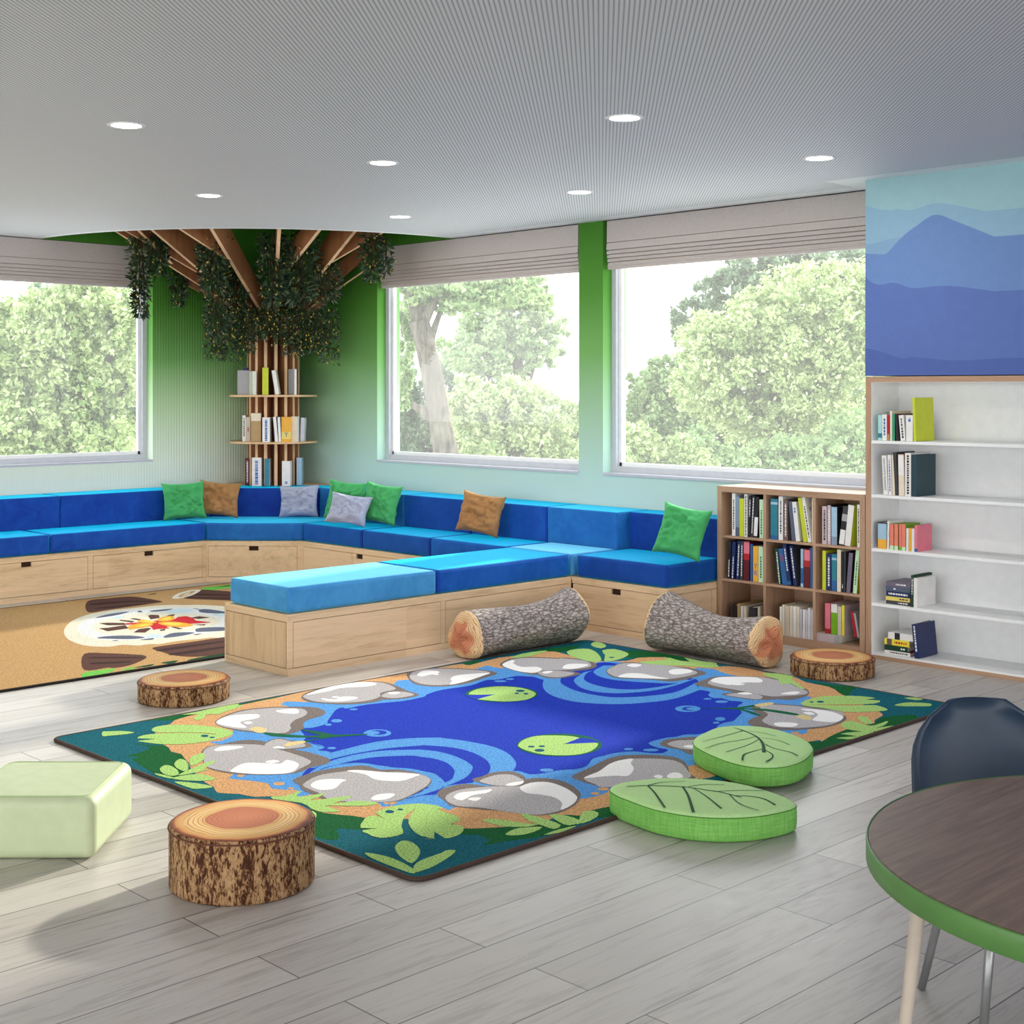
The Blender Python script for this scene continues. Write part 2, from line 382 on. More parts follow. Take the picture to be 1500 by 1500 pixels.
# recessed downlights on a grid
t = NT('downlight_glow'); em = t.n('Emission'); em.inputs['Color'].default_value = (1, .96, .88, 1); em.inputs['Strength'].default_value = 9
t.l(em.outputs[0], t.out.inputs['Surface']); GLOW = t.m
for (px, py, lab) in ((185, 183, 'downlight nearest the left edge of the photo at the top'), (561, 238, 'downlight in the middle of the ceiling, left of centre'), (306, 286, 'downlight above the tree side, left of the ceiling middle'),
                      (586, 317, 'downlight closest to the curved ceiling corner'), (915, 172, 'biggest downlight at the top centre right of the ceiling'), (1200, 231, 'downlight closest to the blue mountain wall'), (849, 281, 'downlight in front of the green pillar')):
    p = atz(px, py, ZC)
    o = thing('downlight', (p.x, p.y, ZC), 'round white recessed '+lab, 'downlight', 0, 'recessed ceiling downlights')
    mb = MB(); mb.lathe([(.066, -.004), (.078, -.007), (.084, -.003), (.084, 0)], 40); mb.build('trim_ring', WHITE, o, True)
    mb = MB(); mb.lathe([(0.0001, -.0035), (.067, -.0035)], 40); mb.build('diffuser', GLOW, o)
    la = bpy.data.lights.new('downlight_lamp', 'AREA'); la.shape = 'DISK'; la.size = .12; la.energy = LAMP; la.color = (1, .95, .88)
    lo_ = bpy.data.objects.new('downlight_lamp', la); C.objects.link(lo_); lo_.location = (p.x, p.y, ZC-.012)
# ================================================================== RUGS
CR = dict(A=(400, 1080, 6), B=(620, 1080, 6), C=(820, 1040, 6), D=(980, 960, 6), E=(780, 930, 5), G=(560, 950, 5), H=(300, 980, 5),
          I=(220, 1080, 1500/280), J=(150, 1020, 7.5), K=(1160, 960, 1500/190), P=(150, 840, 7.5), X=(0, 0, 1))
def tr_(spec):
    """'J 590,345 740,310 H 170,268 ...' -> photo coordinates"""
    out = []; cr = CR['X']
    for w in spec.split():
        if w in CR: cr = CR[w]
        else:
            a, b = w.split(','); out.append((cr[0]+float(a)/cr[2], cr[1]+float(b)/cr[2]))
    return out
def ell(cr, x, y, rx, ry, n=20):
    c = CR[cr]; return [(c[0]+(x+rx*math.cos(2*PI*i/n))/c[2], c[1]+(y+ry*math.sin(2*PI*i/n))/c[2]) for i in range(n)]
RZ = .012
class Rug:
    def __init__(s, x0, x1, y0, y1): s.mb = MB(); s.k = 0; s.r = (x0, x1, y0, y1); s.layer = 0
    def add(s, spec, m, layer, smooth=True, k=4):
        P = tr_(spec) if isinstance(spec, str) else spec
        W = [atz(x, y, RZ) for x, y in P]; W = [(w.x, w.y) for w in W]
        if smooth: W = spline(W, k)
        x0, x1, y0, y1 = s.r
        W = [(min(max(x, x0+.001), x1-.001), min(max(y, y0+.001), y1-.001)) for x, y in W]
        s.k += 1
        fill2d(s.mb, W, RZ+layer*.00011+(s.k % 9)*.00001, m)
def rrect(x0, x1, y0, y1, r, n=6):
    o = []
    for cx, cy, a in ((x1-r, y0+r, -90), (x1-r, y1-r, 0), (x0+r, y1-r, 90), (x0+r, y0+r, 180)):
        o += [(cx+r*math.cos(math.radians(a+90*i/n)), cy+r*math.sin(math.radians(a+90*i/n))) for i in range(n+1)]
    return o
def binding(o, x0, x1, y0, y1, mat):
    mb = MB(); P = [(x, y, .007) for x, y in rrect(x0-.004, x1+.004, y0-.004, y1+.004, .05)]
    n = len(P); seg = 8; b = 0
    for i, p in enumerate(P):
        a, c = Vector(P[i-1]), Vector(P[(i+1) % n]); t = (c-a).normalized(); nn = Vector((t.y, -t.x, 0))
        for k in range(seg):
            w = 2*PI*k/seg; q_ = Vector(p)+nn*.010*math.cos(w)+Vector((0, 0, .0072*math.sin(w))); mb.v.append(tuple(q_))
    for i in range(n):
        for k in range(seg):
            mb.f.append((i*seg+k, i*seg+(k+1) % seg, ((i+1) % n)*seg+(k+1) % seg, ((i+1) % n)*seg+k)); mb.m.append(0)
    return mb.build('rug_binding', mat, o, True, origin=None)
RC = [carpet('pile_'+n, c, {'white': .2, 'stone_grey': .42}.get(n, .55)) for n, c in (('teal', (6, 94, 108)), ('dark_green', (5, 90, 42)), ('tan', (206, 158, 110)), ('light_blue', (84, 150, 236)), ('deep_blue', (18, 52, 178)),
      ('dark_grey', (118, 108, 104)), ('stone_grey', (178, 174, 176)), ('white', (252, 249, 246)), ('leaf_green', (166, 204, 118)), ('peach', (238, 196, 140)), ('stem_green', (10, 96, 62)), ('deep_teal', (4, 84, 108)))]
TEAL, DGR, TAN, LBL, DBL, DGY, GRY, WHT, LGR, PCH, STM, DTL = range(12)
x0, x1, y0, y1 = -5.645, -3.240, 2.745, 6.098
rug = Rug(x0, x1, y0, y1); A = rug.add
rug.mb.prism(rrect(x0, x1, y0, y1, .05), .002, RZ, TEAL)
# dark green patches
for s in ('J 330,510 560,540 700,540 750,600 850,600 900,680 960,850 800,910 600,860 360,720 330,690 390,665 260,655 400,620 520,560',
          'J 350,275 820,165 1000,200 790,265 600,262', 'H 270,255 520,206 500,224 290,262', 'H 565,205 655,180 625,212 590,210',
          'A 330,630 480,670 700,690 830,710 770,800 930,800 780,815 570,805 580,890 470,900 360,860 340,720',
          'B 330,800 480,790 700,785 900,765 1060,770 1250,690 1500,620 1540,680 1300,790 1060,870 720,915 640,935 520,945 575,915 540,880 480,860 330,850',
          'C 250,890 430,840 520,850 460,930 330,945', 'D 1150,750 K 130,1000 340,995 430,940 600,865 720,850 900,790 955,785 1000,735 1080,710 1430,690 1380,790 1000,910 250,1140 100,1180',
          'K 240,310 500,345 740,365 690,410 640,468 540,430 480,380', 'E 0,115 200,90 350,80 290,110 250,122 130,135 0,140',
          'E 700,110 890,115 1120,155 1180,170 1070,195 960,172 770,175 690,160', 'G 575,112 700,88 690,110 620,122'):
    A(s, DGR, 1)
A('E 430,45 560,62 880,118 720,112 640,130 520,120 460,90', DTL, 1)
# sand
A('J 590,345 740,310 790,265 920,225 1010,203 1130,180 H 0,300 100,280 270,262 400,235 520,212 730,165 1000,108 G 0,212 190,178 440,134 590,112 640,122 860,66 1100,42 E 60,128 160,122 270,150 420,190 690,190 770,168 960,164 1070,188 1250,205 1360,222 D 400,100 520,95 700,115 850,150 1080,180 1200,235 1400,275 1470,310 K 480,378 540,430 620,472 800,560 1015,655 1045,700 960,745 955,785 880,800 700,840 600,868 430,943 340,998 200,998 C 1330,592 1225,600 900,760 430,850 250,890 170,930 0,922 B 1000,772 700,790 480,800 350,800 260,770 200,720 A 960,720 830,712 700,690 480,670 330,630 200,520 I 830,468 700,445 530,435 500,390 440,360 330,260 300,200 265,160 240,130 165,112 140,55 J 800,600 740,570 660,525 590,510', TAN, 2, k=2)
# shallow water
A('I 640,300 630,325 760,338 850,350 930,365 950,400 1060,412 1160,415 1150,465 1240,452 A 200,500 230,520 300,510 500,480 800,560 930,580 960,612 1040,600 1110,602 1450,604 B 0,602 100,605 180,625 240,642 290,612 600,600 1000,600 1300,560 1400,540 C 190,780 300,765 420,722 450,690 700,640 1000,600 1100,565 1130,495 1200,480 1400,400 D 700,760 900,690 1060,692 1180,692 1220,662 1200,600 1300,520 K 100,560 230,480 130,488 0,510 D 1150,432 1190,395 1260,372 1160,350 1000,300 800,230 640,187 540,170 460,148 390,120 250,112 E 1250,232 1100,260 900,250 690,203 560,195 470,203 380,240 200,230 0,220 G 870,145 780,126 740,132 690,148 560,180 300,200 190,228 110,235 85,260 0,280 H 1200,180 900,230 740,243 600,238 560,265 640,285 500,350 300,400 210,440 200,490 130,522 J 1300,492 1180,502 I 550,30 460,40 600,70 800,160', LBL, 3, k=2)
# deep water
A('H 925,345 960,300 1010,282 1040,290 1180,262 1400,240 1500,234 G 0,400 150,385 300,355 330,335 440,302 640,272 760,232 850,227 980,202 1060,205 1110,208 1190,230 1290,210 E 200,280 330,262 480,205 640,215 900,290 1200,325 1210,405 1290,415 D 200,340 260,305 360,322 345,350 390,375 470,378 530,398 650,412 600,450 640,500 600,545 565,578 500,590 440,612 420,635 C 1400,160 1230,212 1110,217 1010,238 930,247 780,290 860,332 950,348 900,380 770,377 640,365 480,380 380,405 290,430 240,490 150,520 0,530 B 1050,318 940,327 860,302 790,300 600,350 450,375 430,400 200,430 120,500 0,512 A 1180,540 1120,520 1300,420 1100,280 800,240 500,270 280,345 255,335 310,275 380,265 490,200 500,130 390,115 450,95 420,70 300,45 H 870,572 780,540 720,528 740,500 700,440 790,430 890,402 900,380', DBL, 4, k=3)
# ripples
def band(outer, inner, m, layer):
    P = spline(tr_(outer), 4, False)+list(reversed(spline(tr_(inner), 4, False))); A([(p[0], p[1]) for p in P], m, layer, False)
band('A 480,145 620,108 900,42 1200,10 1480,3 B 150,5 350,30 600,80 740,140 808,210 815,250 790,300', 'A 480,200 620,165 750,138 1000,98 1300,73 B 0,70 250,90 420,130 540,190 585,240 588,285 555,345', LBL, 5)
band('A 300,330 380,272 500,212 700,158 950,120 1250,110 B 0,112 150,130 300,175 405,230 435,272 390,340 300,390 170,440 0,482', 'A 380,300 450,268 560,243 700,208 900,175 1200,162 B 0,176 80,185 200,222 262,272 275,310 250,370 180,402 100,440 0,460', LBL, 5)
band('A 260,350 450,275 620,235 800,228 1000,262 1200,276 1350,305 B 100,322 165,370 182,402 120,440 A 1480,450 1300,510 1180,535', 'A 300,380 450,300 700,270 900,290 1150,300 1350,360 1380,400 B 40,360 60,400 20,440 A 1370,440 1280,490 1100,560', LBL, 5)
band('E 85,322 75,375 110,425 200,465 350,495 600,508 850,495 1050,465 1220,405', 'E 215,305 205,345 240,375 320,410 450,440 600,458 800,452 1000,430 1100,400 1195,350', LBL, 5)
band('E 375,275 312,320 308,345 350,385 450,415 600,428 750,422 900,405 1050,370 1200,320', 'E 440,262 400,280 378,312 392,340 470,370 600,395 750,400 900,385 1050,358 1150,330', LBL, 5)
band('E 520,225 452,262 460,288 520,315 640,335 850,350 1050,355 1160,335', 'E 600,225 560,262 600,290 700,305 850,320 1000,325 1100,320', LBL, 5)
for e in (('H', 1265, 470, 100, 27),): A(ell(*e), LBL, 5)
A(ell('H', 1268, 466, 66, 17), DBL, 6); A(ell('H', 1222, 468, 58, 13), LBL, 7)
A(ell('D', 165, 470, 112, 28), LBL, 5); A(ell('D', 180, 470, 64, 17), DBL, 6); A(ell('D', 212, 470, 60, 12), LBL, 7)
for e in (('H', 965, 380, 40, 12), ('H', 905, 408, 25, 8), ('H', 1090, 296, 30, 6), ('H', 930, 580, 32, 8), ('D', 450, 560, 45, 16), ('D', 415, 593, 30, 9), ('D', 462, 408, 55, 11), ('D', 338, 383, 35, 7), ('C', 605, 345, 40, 10), ('C', 800, 353, 68, 12), ('B', 1085, 290, 60, 14), ('G', 865, 240, 45, 7), ('G', 935, 225, 30, 6)):
    A(ell(*e), LBL, 6)
for e in (('I', 710, 302, 30, 10), ('I', 1010, 365, 45, 14), ('I', 1105, 400, 25, 8), ('A', 1030, 575, 60, 15), ('C', 380, 695, 50, 14), ('C', 310, 735, 40, 12), ('D', 1110, 682, 40, 10)): A(ell(*e), TAN, 5)
# stones: dark rim, grey body, white shine
def stone(rim, body, *shine):
    A(rim, DGY, 8); A(body, GRY, 9)
    for s in shine: A(s, WHT, 10)
stone('H 75,390 150,340 280,300 480,280 700,277 820,285 882,312 860,342 760,372 720,402 722,440 640,472 580,477 400,467 270,457 130,427', 'H 80,392 160,345 300,305 500,286 640,288 720,295 750,320 730,345 660,375 625,410 630,440 580,470 440,468 300,450 140,425',
      'H 85,392 180,345 370,332 402,350 370,365 290,380 258,395 305,430 200,425', 'H 520,310 560,300 660,292 690,310 670,328 580,325', 'H 285,395 320,385 350,395 320,405')
stone('I 400,130 450,75 560,55 650,35 760,22 880,30 960,60 1100,90 1250,120 1380,160 1412,185 1380,212 1270,235 1180,272 1060,292 850,297 640,287 450,240', 'I 415,120 470,75 600,58 850,60 1000,95 1120,130 1230,170 1260,200 1180,245 1090,285 850,292 640,275 450,235 420,180',
      'I 500,105 560,75 690,70 730,80 600,105', 'I 640,255 740,205 900,205 1020,208 1070,180 1140,195 1165,225 1090,280 860,290 650,275', 'I 900,195 960,180 1015,190 960,205')
stone('I 888,70 920,33 1010,8 1120,28 1215,38 1272,70 1210,87 1050,100 950,92', 'I 897,68 930,36 1010,15 1110,35 1200,50 1210,75 1050,93 950,86', 'I 960,85 1010,72 1060,88')
stone('A 170,380 260,340 430,290 700,255 820,252 940,285 1100,285 1250,310 1350,345 1392,385 1352,440 1200,522 1080,567 800,572 500,562 350,502 260,465 230,420', 'A 265,430 310,380 430,330 640,300 760,290 900,320 1080,305 1280,325 1370,360 1375,400 1300,460 1080,560 800,568 520,555 400,490',
      'A 650,298 760,290 1000,310 1280,325 1240,350 1130,385 1000,385 890,370 800,325', 'A 330,430 380,385 500,368 640,375 600,400 570,430 530,455 420,465', 'A 860,540 920,505 1040,495 1070,510 1000,545 900,555')
stone('B 120,500 180,450 330,415 450,415 600,430 900,370 1050,360 1200,380 1310,425 1372,480 1382,520 1340,592 1200,662 1000,687 700,652 280,612 190,560', 'B 195,545 240,490 370,455 600,435 850,430 950,400 1100,395 1240,440 1330,500 1350,550 1300,600 1190,650 1000,683 750,660 500,620 300,605',
      'B 850,440 960,400 1100,398 1230,440 1340,510 1348,550 1300,600 1210,640 1220,580 1150,530 1020,505 900,490', 'B 270,530 320,490 460,475 600,460 560,490 440,510 340,555', 'B 390,545 450,530 510,535 460,562')
stone('B 428,375 520,343 600,313 760,300 860,328 902,370 860,427 740,437 560,417', 'B 495,385 560,355 660,330 770,330 850,360 885,390 800,428 640,425 540,405', 'B 725,420 780,400 880,388 860,415 780,430')
stone('C 110,595 160,555 280,500 420,430 560,400 780,395 980,410 1070,440 1122,490 1142,560 1190,602 1000,642 700,692 430,687 260,652', 'C 210,600 330,545 400,500 500,450 650,430 850,430 1000,445 1080,480 1120,530 1150,590 1000,620 440,680 300,650',
      'C 212,600 350,540 430,480 530,445 640,430 625,470 650,520 600,580 500,580 400,585', 'C 825,590 860,570 905,585 880,605', 'C 940,590 980,555 1050,555 1085,590 1020,605')
stone('C 878,300 930,263 1050,248 1180,238 1300,250 1300,360 1150,392 1060,352 930,327', 'C 945,300 1030,270 1100,268 1200,270 1210,345 1060,340', 'C 1085,325 1130,310 1200,315 1180,340')
stone('D 690,590 740,550 800,525 740,490 740,450 860,423 1100,438 1300,458 1500,488 K 560,658 632,720 590,772 450,822 250,852 0,867 D 1150,657 900,657 760,632', 'D 820,570 870,520 800,470 860,435 1100,445 1280,470 1500,495 K 600,702 560,760 420,810 200,835 0,845 D 1100,640 940,630 850,600',
      'K 110,620 300,630 480,660 590,710 550,760 450,775 270,760 240,740 300,690 240,650 150,640', 'K 130,665 200,655 265,680 200,690', 'D 920,600 980,590 1100,595 1135,610 1080,630 960,625')
stone('D 225,250 330,210 400,188 550,183 800,188 1000,218 1190,288 1232,330 1200,362 1080,392 950,387 820,392 650,345 500,312 300,277', 'D 340,245 390,205 480,190 780,190 1000,230 1150,290 1215,320 1190,345 1000,360 880,360 700,325 560,300 420,275',
      'D 370,230 430,195 600,190 760,195 820,220 800,240 680,240 560,255 520,262', 'D 540,255 600,245 670,255 600,265', 'D 980,340 1080,320 1150,325 1100,345')
stone('D 458,345 560,328 680,320 800,343 832,375 780,394 620,377', 'D 500,348 600,332 700,328 800,350 820,375 770,388 620,370', 'D 600,335 680,325 730,340 670,347')
stone('E 540,260 580,235 660,203 800,206 1000,228 1150,243 1272,280 1200,307 1100,332 1000,342 850,327 640,320 560,297', 'E 545,262 590,235 680,208 900,215 1080,240 1190,265 1190,290 1000,325 850,320 640,312 570,290',
      'E 690,225 740,212 800,222 750,238', 'E 635,300 700,282 800,285 900,305 1000,322 850,320 650,312', 'E 1000,265 1050,250 1150,255 1165,275 1060,292 1010,285')
stone('G 860,115 930,78 1050,63 1300,69 E 250,168 400,188 472,220 440,247 330,264 150,272 60,287 0,292 G 1000,172 900,142', 'G 880,118 940,85 1060,70 1300,76 E 200,172 380,190 430,220 400,240 250,258 70,262 0,280 G 1080,180 940,150',
      'G 880,118 950,85 970,95 960,110 1020,135 1130,135 1170,155 1120,178 1020,172 920,145', 'E 220,245 260,215 390,215 400,228 300,250')
stone('E 23,280 80,260 200,260 310,273 352,288 280,307 180,320 90,312', 'E 40,280 90,265 200,265 305,280 270,298 180,312 90,303', 'E 70,275 110,265 150,270 100,285')
stone('G 183,180 260,153 400,143 600,148 780,163 842,185 760,212 640,252 480,277 330,277 230,257 188,215', 'G 205,190 270,160 420,148 620,155 740,165 790,180 700,210 580,250 440,268 300,262 215,230',
      'G 255,195 300,165 400,165 415,180 340,195 290,205', 'G 365,190 400,183 410,195', 'G 500,220 560,195 780,180 740,200 620,240 500,265 510,240')
stone('H 708,205 760,168 950,118 1150,95 1300,95 1400,123 1480,158 1560,190 1500,207 1330,217 1250,242 1050,260 850,252 740,234', 'H 720,205 780,175 970,125 1150,100 1290,100 1370,125 1395,150 1290,175 1280,205 1180,235 1000,248 820,240',
      'H 740,190 900,135 1100,100 1230,99 1255,115 1180,130 1000,140 900,165', 'H 850,215 950,225 1000,205 1100,205 1110,220 1000,238 900,235', 'H 930,207 960,200 985,207 955,213')
stone('G -22,345 30,316 150,310 230,323 267,342 180,364 70,374 0,372', 'G -5,345 40,322 150,317 235,338 160,357 70,365 0,355', 'G 40,325 100,318 130,325 80,338')
# reeds
for s in ('H 430,465 600,480 760,490 900,485 1170,477 1170,485 950,500 800,525 740,537 720,527 860,507 600,500 480,490', 'H 710,443 850,463 960,485 860,487 760,465', 'D 280,467 580,460 750,436 770,452 640,466 860,473 1120,513 1110,530 850,492 650,474 740,500 810,532 760,527 590,477'): A(s, STM, 11, k=3)
for s in ('H 330,440 380,425 450,440 440,465 390,470', 'I 1050,65 1100,40 1200,30 1215,45 1130,65 1080,75', 'D 750,440 800,425 900,415 915,430 800,455', 'D 1115,535 1180,525 1250,545 1240,570 1160,560'): A(s, PCH, 12)
# lily pads
A(ell('G', 875, 335, 263, 59, 30), STM, 11); A('G 635,338 690,300 800,282 900,279 1020,290 1108,318 1120,343 1060,375 950,388 850,388 700,374 700,370 815,341 818,338', LGR, 12, k=3)
A('G 600,345 819,338 700,372 690,378', DBL, 13, False)
A(ell('X', 819.6, 1091.7, 62.2, 16.6, 30), STM, 11); A('B 835,70 880,25 1000,-10 X 820,1077.8 C 100,233 175,247 178,250 38,301 40,303 308,290 330,318 270,365 150,395 0,401 B 1050,152 920,122 850,92', LGR, 12, k=3)
A('C 37,302 180,246 300,262 345,288', DBL, 13, False)
for e in (('G', 1010, 312, 32, 8), ('G', 985, 330, 16, 6), ('G', 1052, 333, 18, 6), ('B', 950, 85, 30, 8), ('B', 1042, 82, 28, 8), ('B', 1022, 118, 45, 13)): A(ell(*e), DTL, 14)
# leaves
for s in ('A 900,670 980,630 1100,600 1280,585 1430,600 1500,628 B 120,630 200,665 280,690 330,730 240,768 310,775 358,800 330,850 260,880 190,890 98,835 95,897 0,893 A 1430,897 1300,870 1210,800 1190,720 1244,640 1235,640 1150,710 1130,790 1142,850 1000,885 900,880 830,850 782,822 930,801 770,800 790,740 830,700 900,692 990,720',
          'A 1070,970 1100,930 1150,910 1230,930 1290,990 1280,1050 1220,1110 1140,1070 1090,1020', 'A 805,1020 880,1025 1000,1050 1130,1100 1230,1160 1250,1197 1190,1192 1000,1122 860,1062', 'A 1238,1190 1240,1130 1310,1080 1480,1020 B 200,998 282,995 250,1040 100,1132 0,1172',
          'J 540,375 580,340 700,320 900,315 1100,325 1300,350 1400,380 1440,410 1380,440 1255,470 1240,415 900,398 620,400', 'J 385,465 450,430 620,412 900,406 1240,422 1250,478 1000,520 800,530 600,525 450,505 392,492 590,470', 'J 0,392 60,388 200,383 355,398 250,420 60,437 0,440',
          'I 75,250 110,222 160,225 215,260 220,295 160,305 100,285', 'I 190,205 230,172 280,185 300,225 290,270 240,260 200,235', 'I 310,190 330,150 420,125 430,160 390,200 320,225', 'I 300,260 400,215 510,180 500,200 420,250 460,255 300,290 215,300', 'I 180,330 240,305 400,290 520,330 380,345', 'I 30,285 100,295 190,320 150,325 70,305', 'I 190,350 300,355 440,375 490,395 400,405 330,405 240,375',
          'A 100,520 230,475 250,480 200,520 300,520 460,490 400,530 330,560 700,515 600,560 520,590 730,560 930,580 820,605 600,605 450,605 600,650 430,660 330,625 250,580 0,545 0,520', 'A 340,650 380,670 375,710',
          'B 515,735 600,720 750,735 900,760 1000,770 900,790 700,785', 'B 720,857 800,810 900,795 1050,790 960,840 830,865', 'B 850,670 960,690 1100,730 1210,775 1150,810 1050,780 930,740', 'B 1110,680 1250,690 1370,730 1330,770 1240,770 1150,720', 'B 1370,730 1400,660 1500,650 1540,690 1350,770', 'C 170,960 270,895 330,940 200,1000', 'B 1060,860 1200,810 1350,780 1200,840',
          'K 100,555 180,520 350,475 600,470 800,475 970,497 850,515 1020,525 960,560 700,571 380,569 150,574', 'K 110,566 250,577 380,577 700,586 960,577 1105,625 1060,645 880,655 600,655 350,610 200,595', 'K 1180,580 1300,550 1435,548 1600,560 1600,590 1435,592 1300,592', 'K 1295,495 1435,490 1520,510 1435,522', 'K 760,725 800,705 870,720 930,780 880,800 800,770', 'K 580,780 700,760 860,810 960,810 1090,765 1110,775 1050,820 960,845 1180,815 1050,860 900,890 700,870 580,830', 'K 570,910 700,890 960,890 830,940 700,930 590,915', 'K 510,960 650,945 800,940 700,975 600,970',
          'E 250,125 320,105 420,105 480,140 505,185 460,200 390,190 290,160', 'E 510,115 600,105 690,130 700,150 640,180 560,195 525,190 532,150', 'E 430,65 470,50 520,65 540,85 500,100 440,85', 'E 780,200 900,190 985,182 960,162 1090,192 1150,195 1110,167 1220,190 1330,210 1360,240 1200,230 1000,225 850,215',
          'E -160,170 -80,140 60,118 110,120 20,148 -60,165', 'D 820,160 950,160 1090,185 1080,215 1190,290 1160,295 1070,250 980,255 960,215 870,190', 'D 0,20 130,60 290,55 420,70 380,110 230,100 0,75', 'J 870,205 1050,170 1300,115 1500,82 1450,120 1280,200 1150,190 1120,240 1040,265 1000,240 1050,200', 'H 0,330 120,285 280,265 200,300 60,330'):
    A(s, LGR, 12, k=2)
for e in (('A', 1025, 657, 40, 14), ('A', 1118, 638, 25, 8), ('J', 1125, 438, 42, 13), ('J', 1205, 455, 30, 8), ('K', 330, 540, 42, 11), ('K', 228, 542, 26, 7), ('E', 580, 167, 20, 4)): A(ell(*e), DTL, 14)
root = thing('pond_rug', ((x0+x1)/2, (y0+y1)/2, 0), 'large rug with a blue pond, grey stones, lily pads and green leaves on the floor', 'rug')
Mi = Matrix.Translation(-root.location)
o = rug.mb.build('rug_pile', RC, root, fix=False); o.data.transform(Mi)
o = binding(root, x0, x1, y0, y1, plain('brown_binding', (76, 60, 52), .8, .2)); o.data.transform(Mi)

# campfire rug
x0, x1, y0, y1 = -9.235, -6.725, 2.9, 6.10
rug = Rug(x0, x1, y0, y1); A = rug.add
CC = [carpet('camp_'+n, c) for n, c in (('tan', (186, 148, 100)), ('brown', (88, 58, 50)), ('cream', (234, 216, 194)), ('white', (226, 226, 230)), ('slate', (92, 98, 116)), ('pale_blue', (192, 212, 236)), ('red', (188, 38, 46)), ('yellow', (250, 196, 84)), ('orange', (244, 160, 56)), ('green', (110, 190, 80)), ('dark_green', (20, 72, 40)), ('bark_dark', (58, 38, 36)))]
rug.mb.prism(rrect(x0, x1, y0, y1, .05), .002, RZ, 0)
for s in ('P 60,1050 150,1045 100,1080 60,1092 -200,1150 -200,1090', 'P 200,1062 350,1022 330,1052', 'P 1090,160 1390,125 1600,110 1600,160 1390,160 1200,185'): A(s, 9, 1)
for s in ('P 350,1035 560,995 520,1022', 'P 640,982 830,955 760,992', 'P 960,945 1340,875 1340,900 1000,965', 'P 490,235 600,215 560,230', 'P 1230,155 1390,130 1390,140 1280,150'): A(s, 10, 2)
A('P 60,412 180,395 300,385 450,368 600,352 760,345 900,348 1050,345 1200,352 1400,370 1600,430 1640,520 1550,620 1340,702 1200,705 1050,722 900,735 760,752 640,775 500,778 400,792 220,785 60,805 -200,790 -380,720 -420,620 -330,520 -150,450', 2, 3)
A('P 60,440 300,405 600,385 900,380 1200,390 1450,440 1540,520 1450,600 1200,650 900,690 600,720 300,735 60,735 -150,700 -280,620 -200,520', 3, 4)
A('P 60,500 300,450 600,430 900,440 1150,460 1300,520 1150,600 900,640 600,670 300,680 60,670 -100,610 -60,540', 2, 5)
for s in ('P -160,305 60,275 320,255 500,278 660,310 560,330 60,400 -160,425', 'P 1075,180 1395,198 1560,212 1540,300 1395,298 1200,290 900,275 1000,235', 'P 550,825 640,800 1000,750 1340,700 1520,680 1480,850 1340,880 1050,915 820,905 660,865', 'P -200,885 60,878 300,888 450,900 475,935 300,1010 120,1040 60,1035 -200,1060'): A(s, 1, 6)
for s in ('P -100,330 300,300 600,312 300,318 -100,350', 'P -100,385 300,345 480,335 100,380', 'P 1050,225 1400,235 1400,245 1050,240', 'P 980,265 1400,270 1400,280 980,272', 'P 650,830 1340,740 1340,755 700,850', 'P 760,880 1340,800 1340,820 850,895', 'P -100,920 400,920 400,932 -100,935', 'P -100,980 300,965 250,985 -100,1000'): A(s, 11, 7)
A('P 765,270 820,225 960,185 1060,178 1078,190 1000,235 880,270 800,280', 2, 8); A('P 830,258 880,225 980,198 1020,198 960,232 880,256', 0, 9); A('P 870,248 920,222 970,208 940,230', 2, 10)
for s in ('P 60,450 290,420 200,450 60,475 -80,490', 'P 380,425 415,408 440,428', 'P 530,410 770,388 700,410 560,422', 'P 1060,402 1150,393 1340,420 1340,442 1100,432', 'P 985,385 1060,390 1055,398', 'P 1030,610 1130,595 1340,593 1340,628 1100,642 1030,640', 'P 680,690 790,653 1010,650 900,682 700,708', 'P 60,690 300,684 470,705 300,722 60,718 -60,710', 'P 410,730 560,712 540,730', 'P 100,738 180,735 150,744', 'P 1000,670 1090,662 1040,677'): A(s, 4, 8)
for s in ('P 90,490 200,465 240,485 150,497', 'P 680,432 780,395 900,386 1020,405 880,434', 'P 480,697 560,664 680,690 560,707', 'P 1200,450 1340,440 1400,460 1300,470'): A(s, 5, 8)
for s in ('P 500,465 540,455 620,460 630,490 530,507', 'P 700,470 740,455 805,450 770,477', 'P 960,490 1060,472 1185,485 1060,502', 'P 300,500 350,493 430,505 400,517', 'P 180,520 200,511 350,525 330,542', 'P -40,548 60,543 240,545 260,567 60,572', 'P -40,605 60,598 250,570 290,605 60,637', 'P 340,650 400,613 500,600 540,605 470,652', 'P 750,590 790,586 890,610 840,614', 'P 630,620 690,610 690,628 640,634', 'P 980,562 1140,560 1120,574'): A(s, 1, 11, False)
A('P 250,550 400,540 590,520 800,500 830,480 920,470 990,490 1030,520 1210,540 900,560 700,590 745,606 620,612 560,622 540,590 420,560 260,565', 6, 12, False)
for s in ('P 390,515 480,513 595,535 540,550 420,542', 'P 600,510 660,480 760,468 790,505 700,527 620,525', 'P 290,580 400,550 520,546 555,565 480,592 340,612 300,622', 'P 610,545 750,531 900,545 1000,570 870,592 700,577'): A(s, 8, 13)
for s in ('P 430,522 500,518 570,535 500,542', 'P 640,508 700,485 750,482 740,510', 'P 370,580 450,560 530,558 470,582', 'P 660,552 760,542 880,555 780,572'): A(s, 7, 14)
root = thing('campfire_rug', ((x0+x1)/2, (y0+y1)/2, 0), 'tan rug with a campfire and brown logs pattern behind the projecting bench', 'rug')
Mi = Matrix.Translation(-root.location)
o = rug.mb.build('rug_pile', CC, root, fix=False); o.data.transform(Mi)
o = binding(root, x0, x1, y0, y1, plain('black_binding', (40, 36, 34), .8, .2)); o.data.transform(Mi)
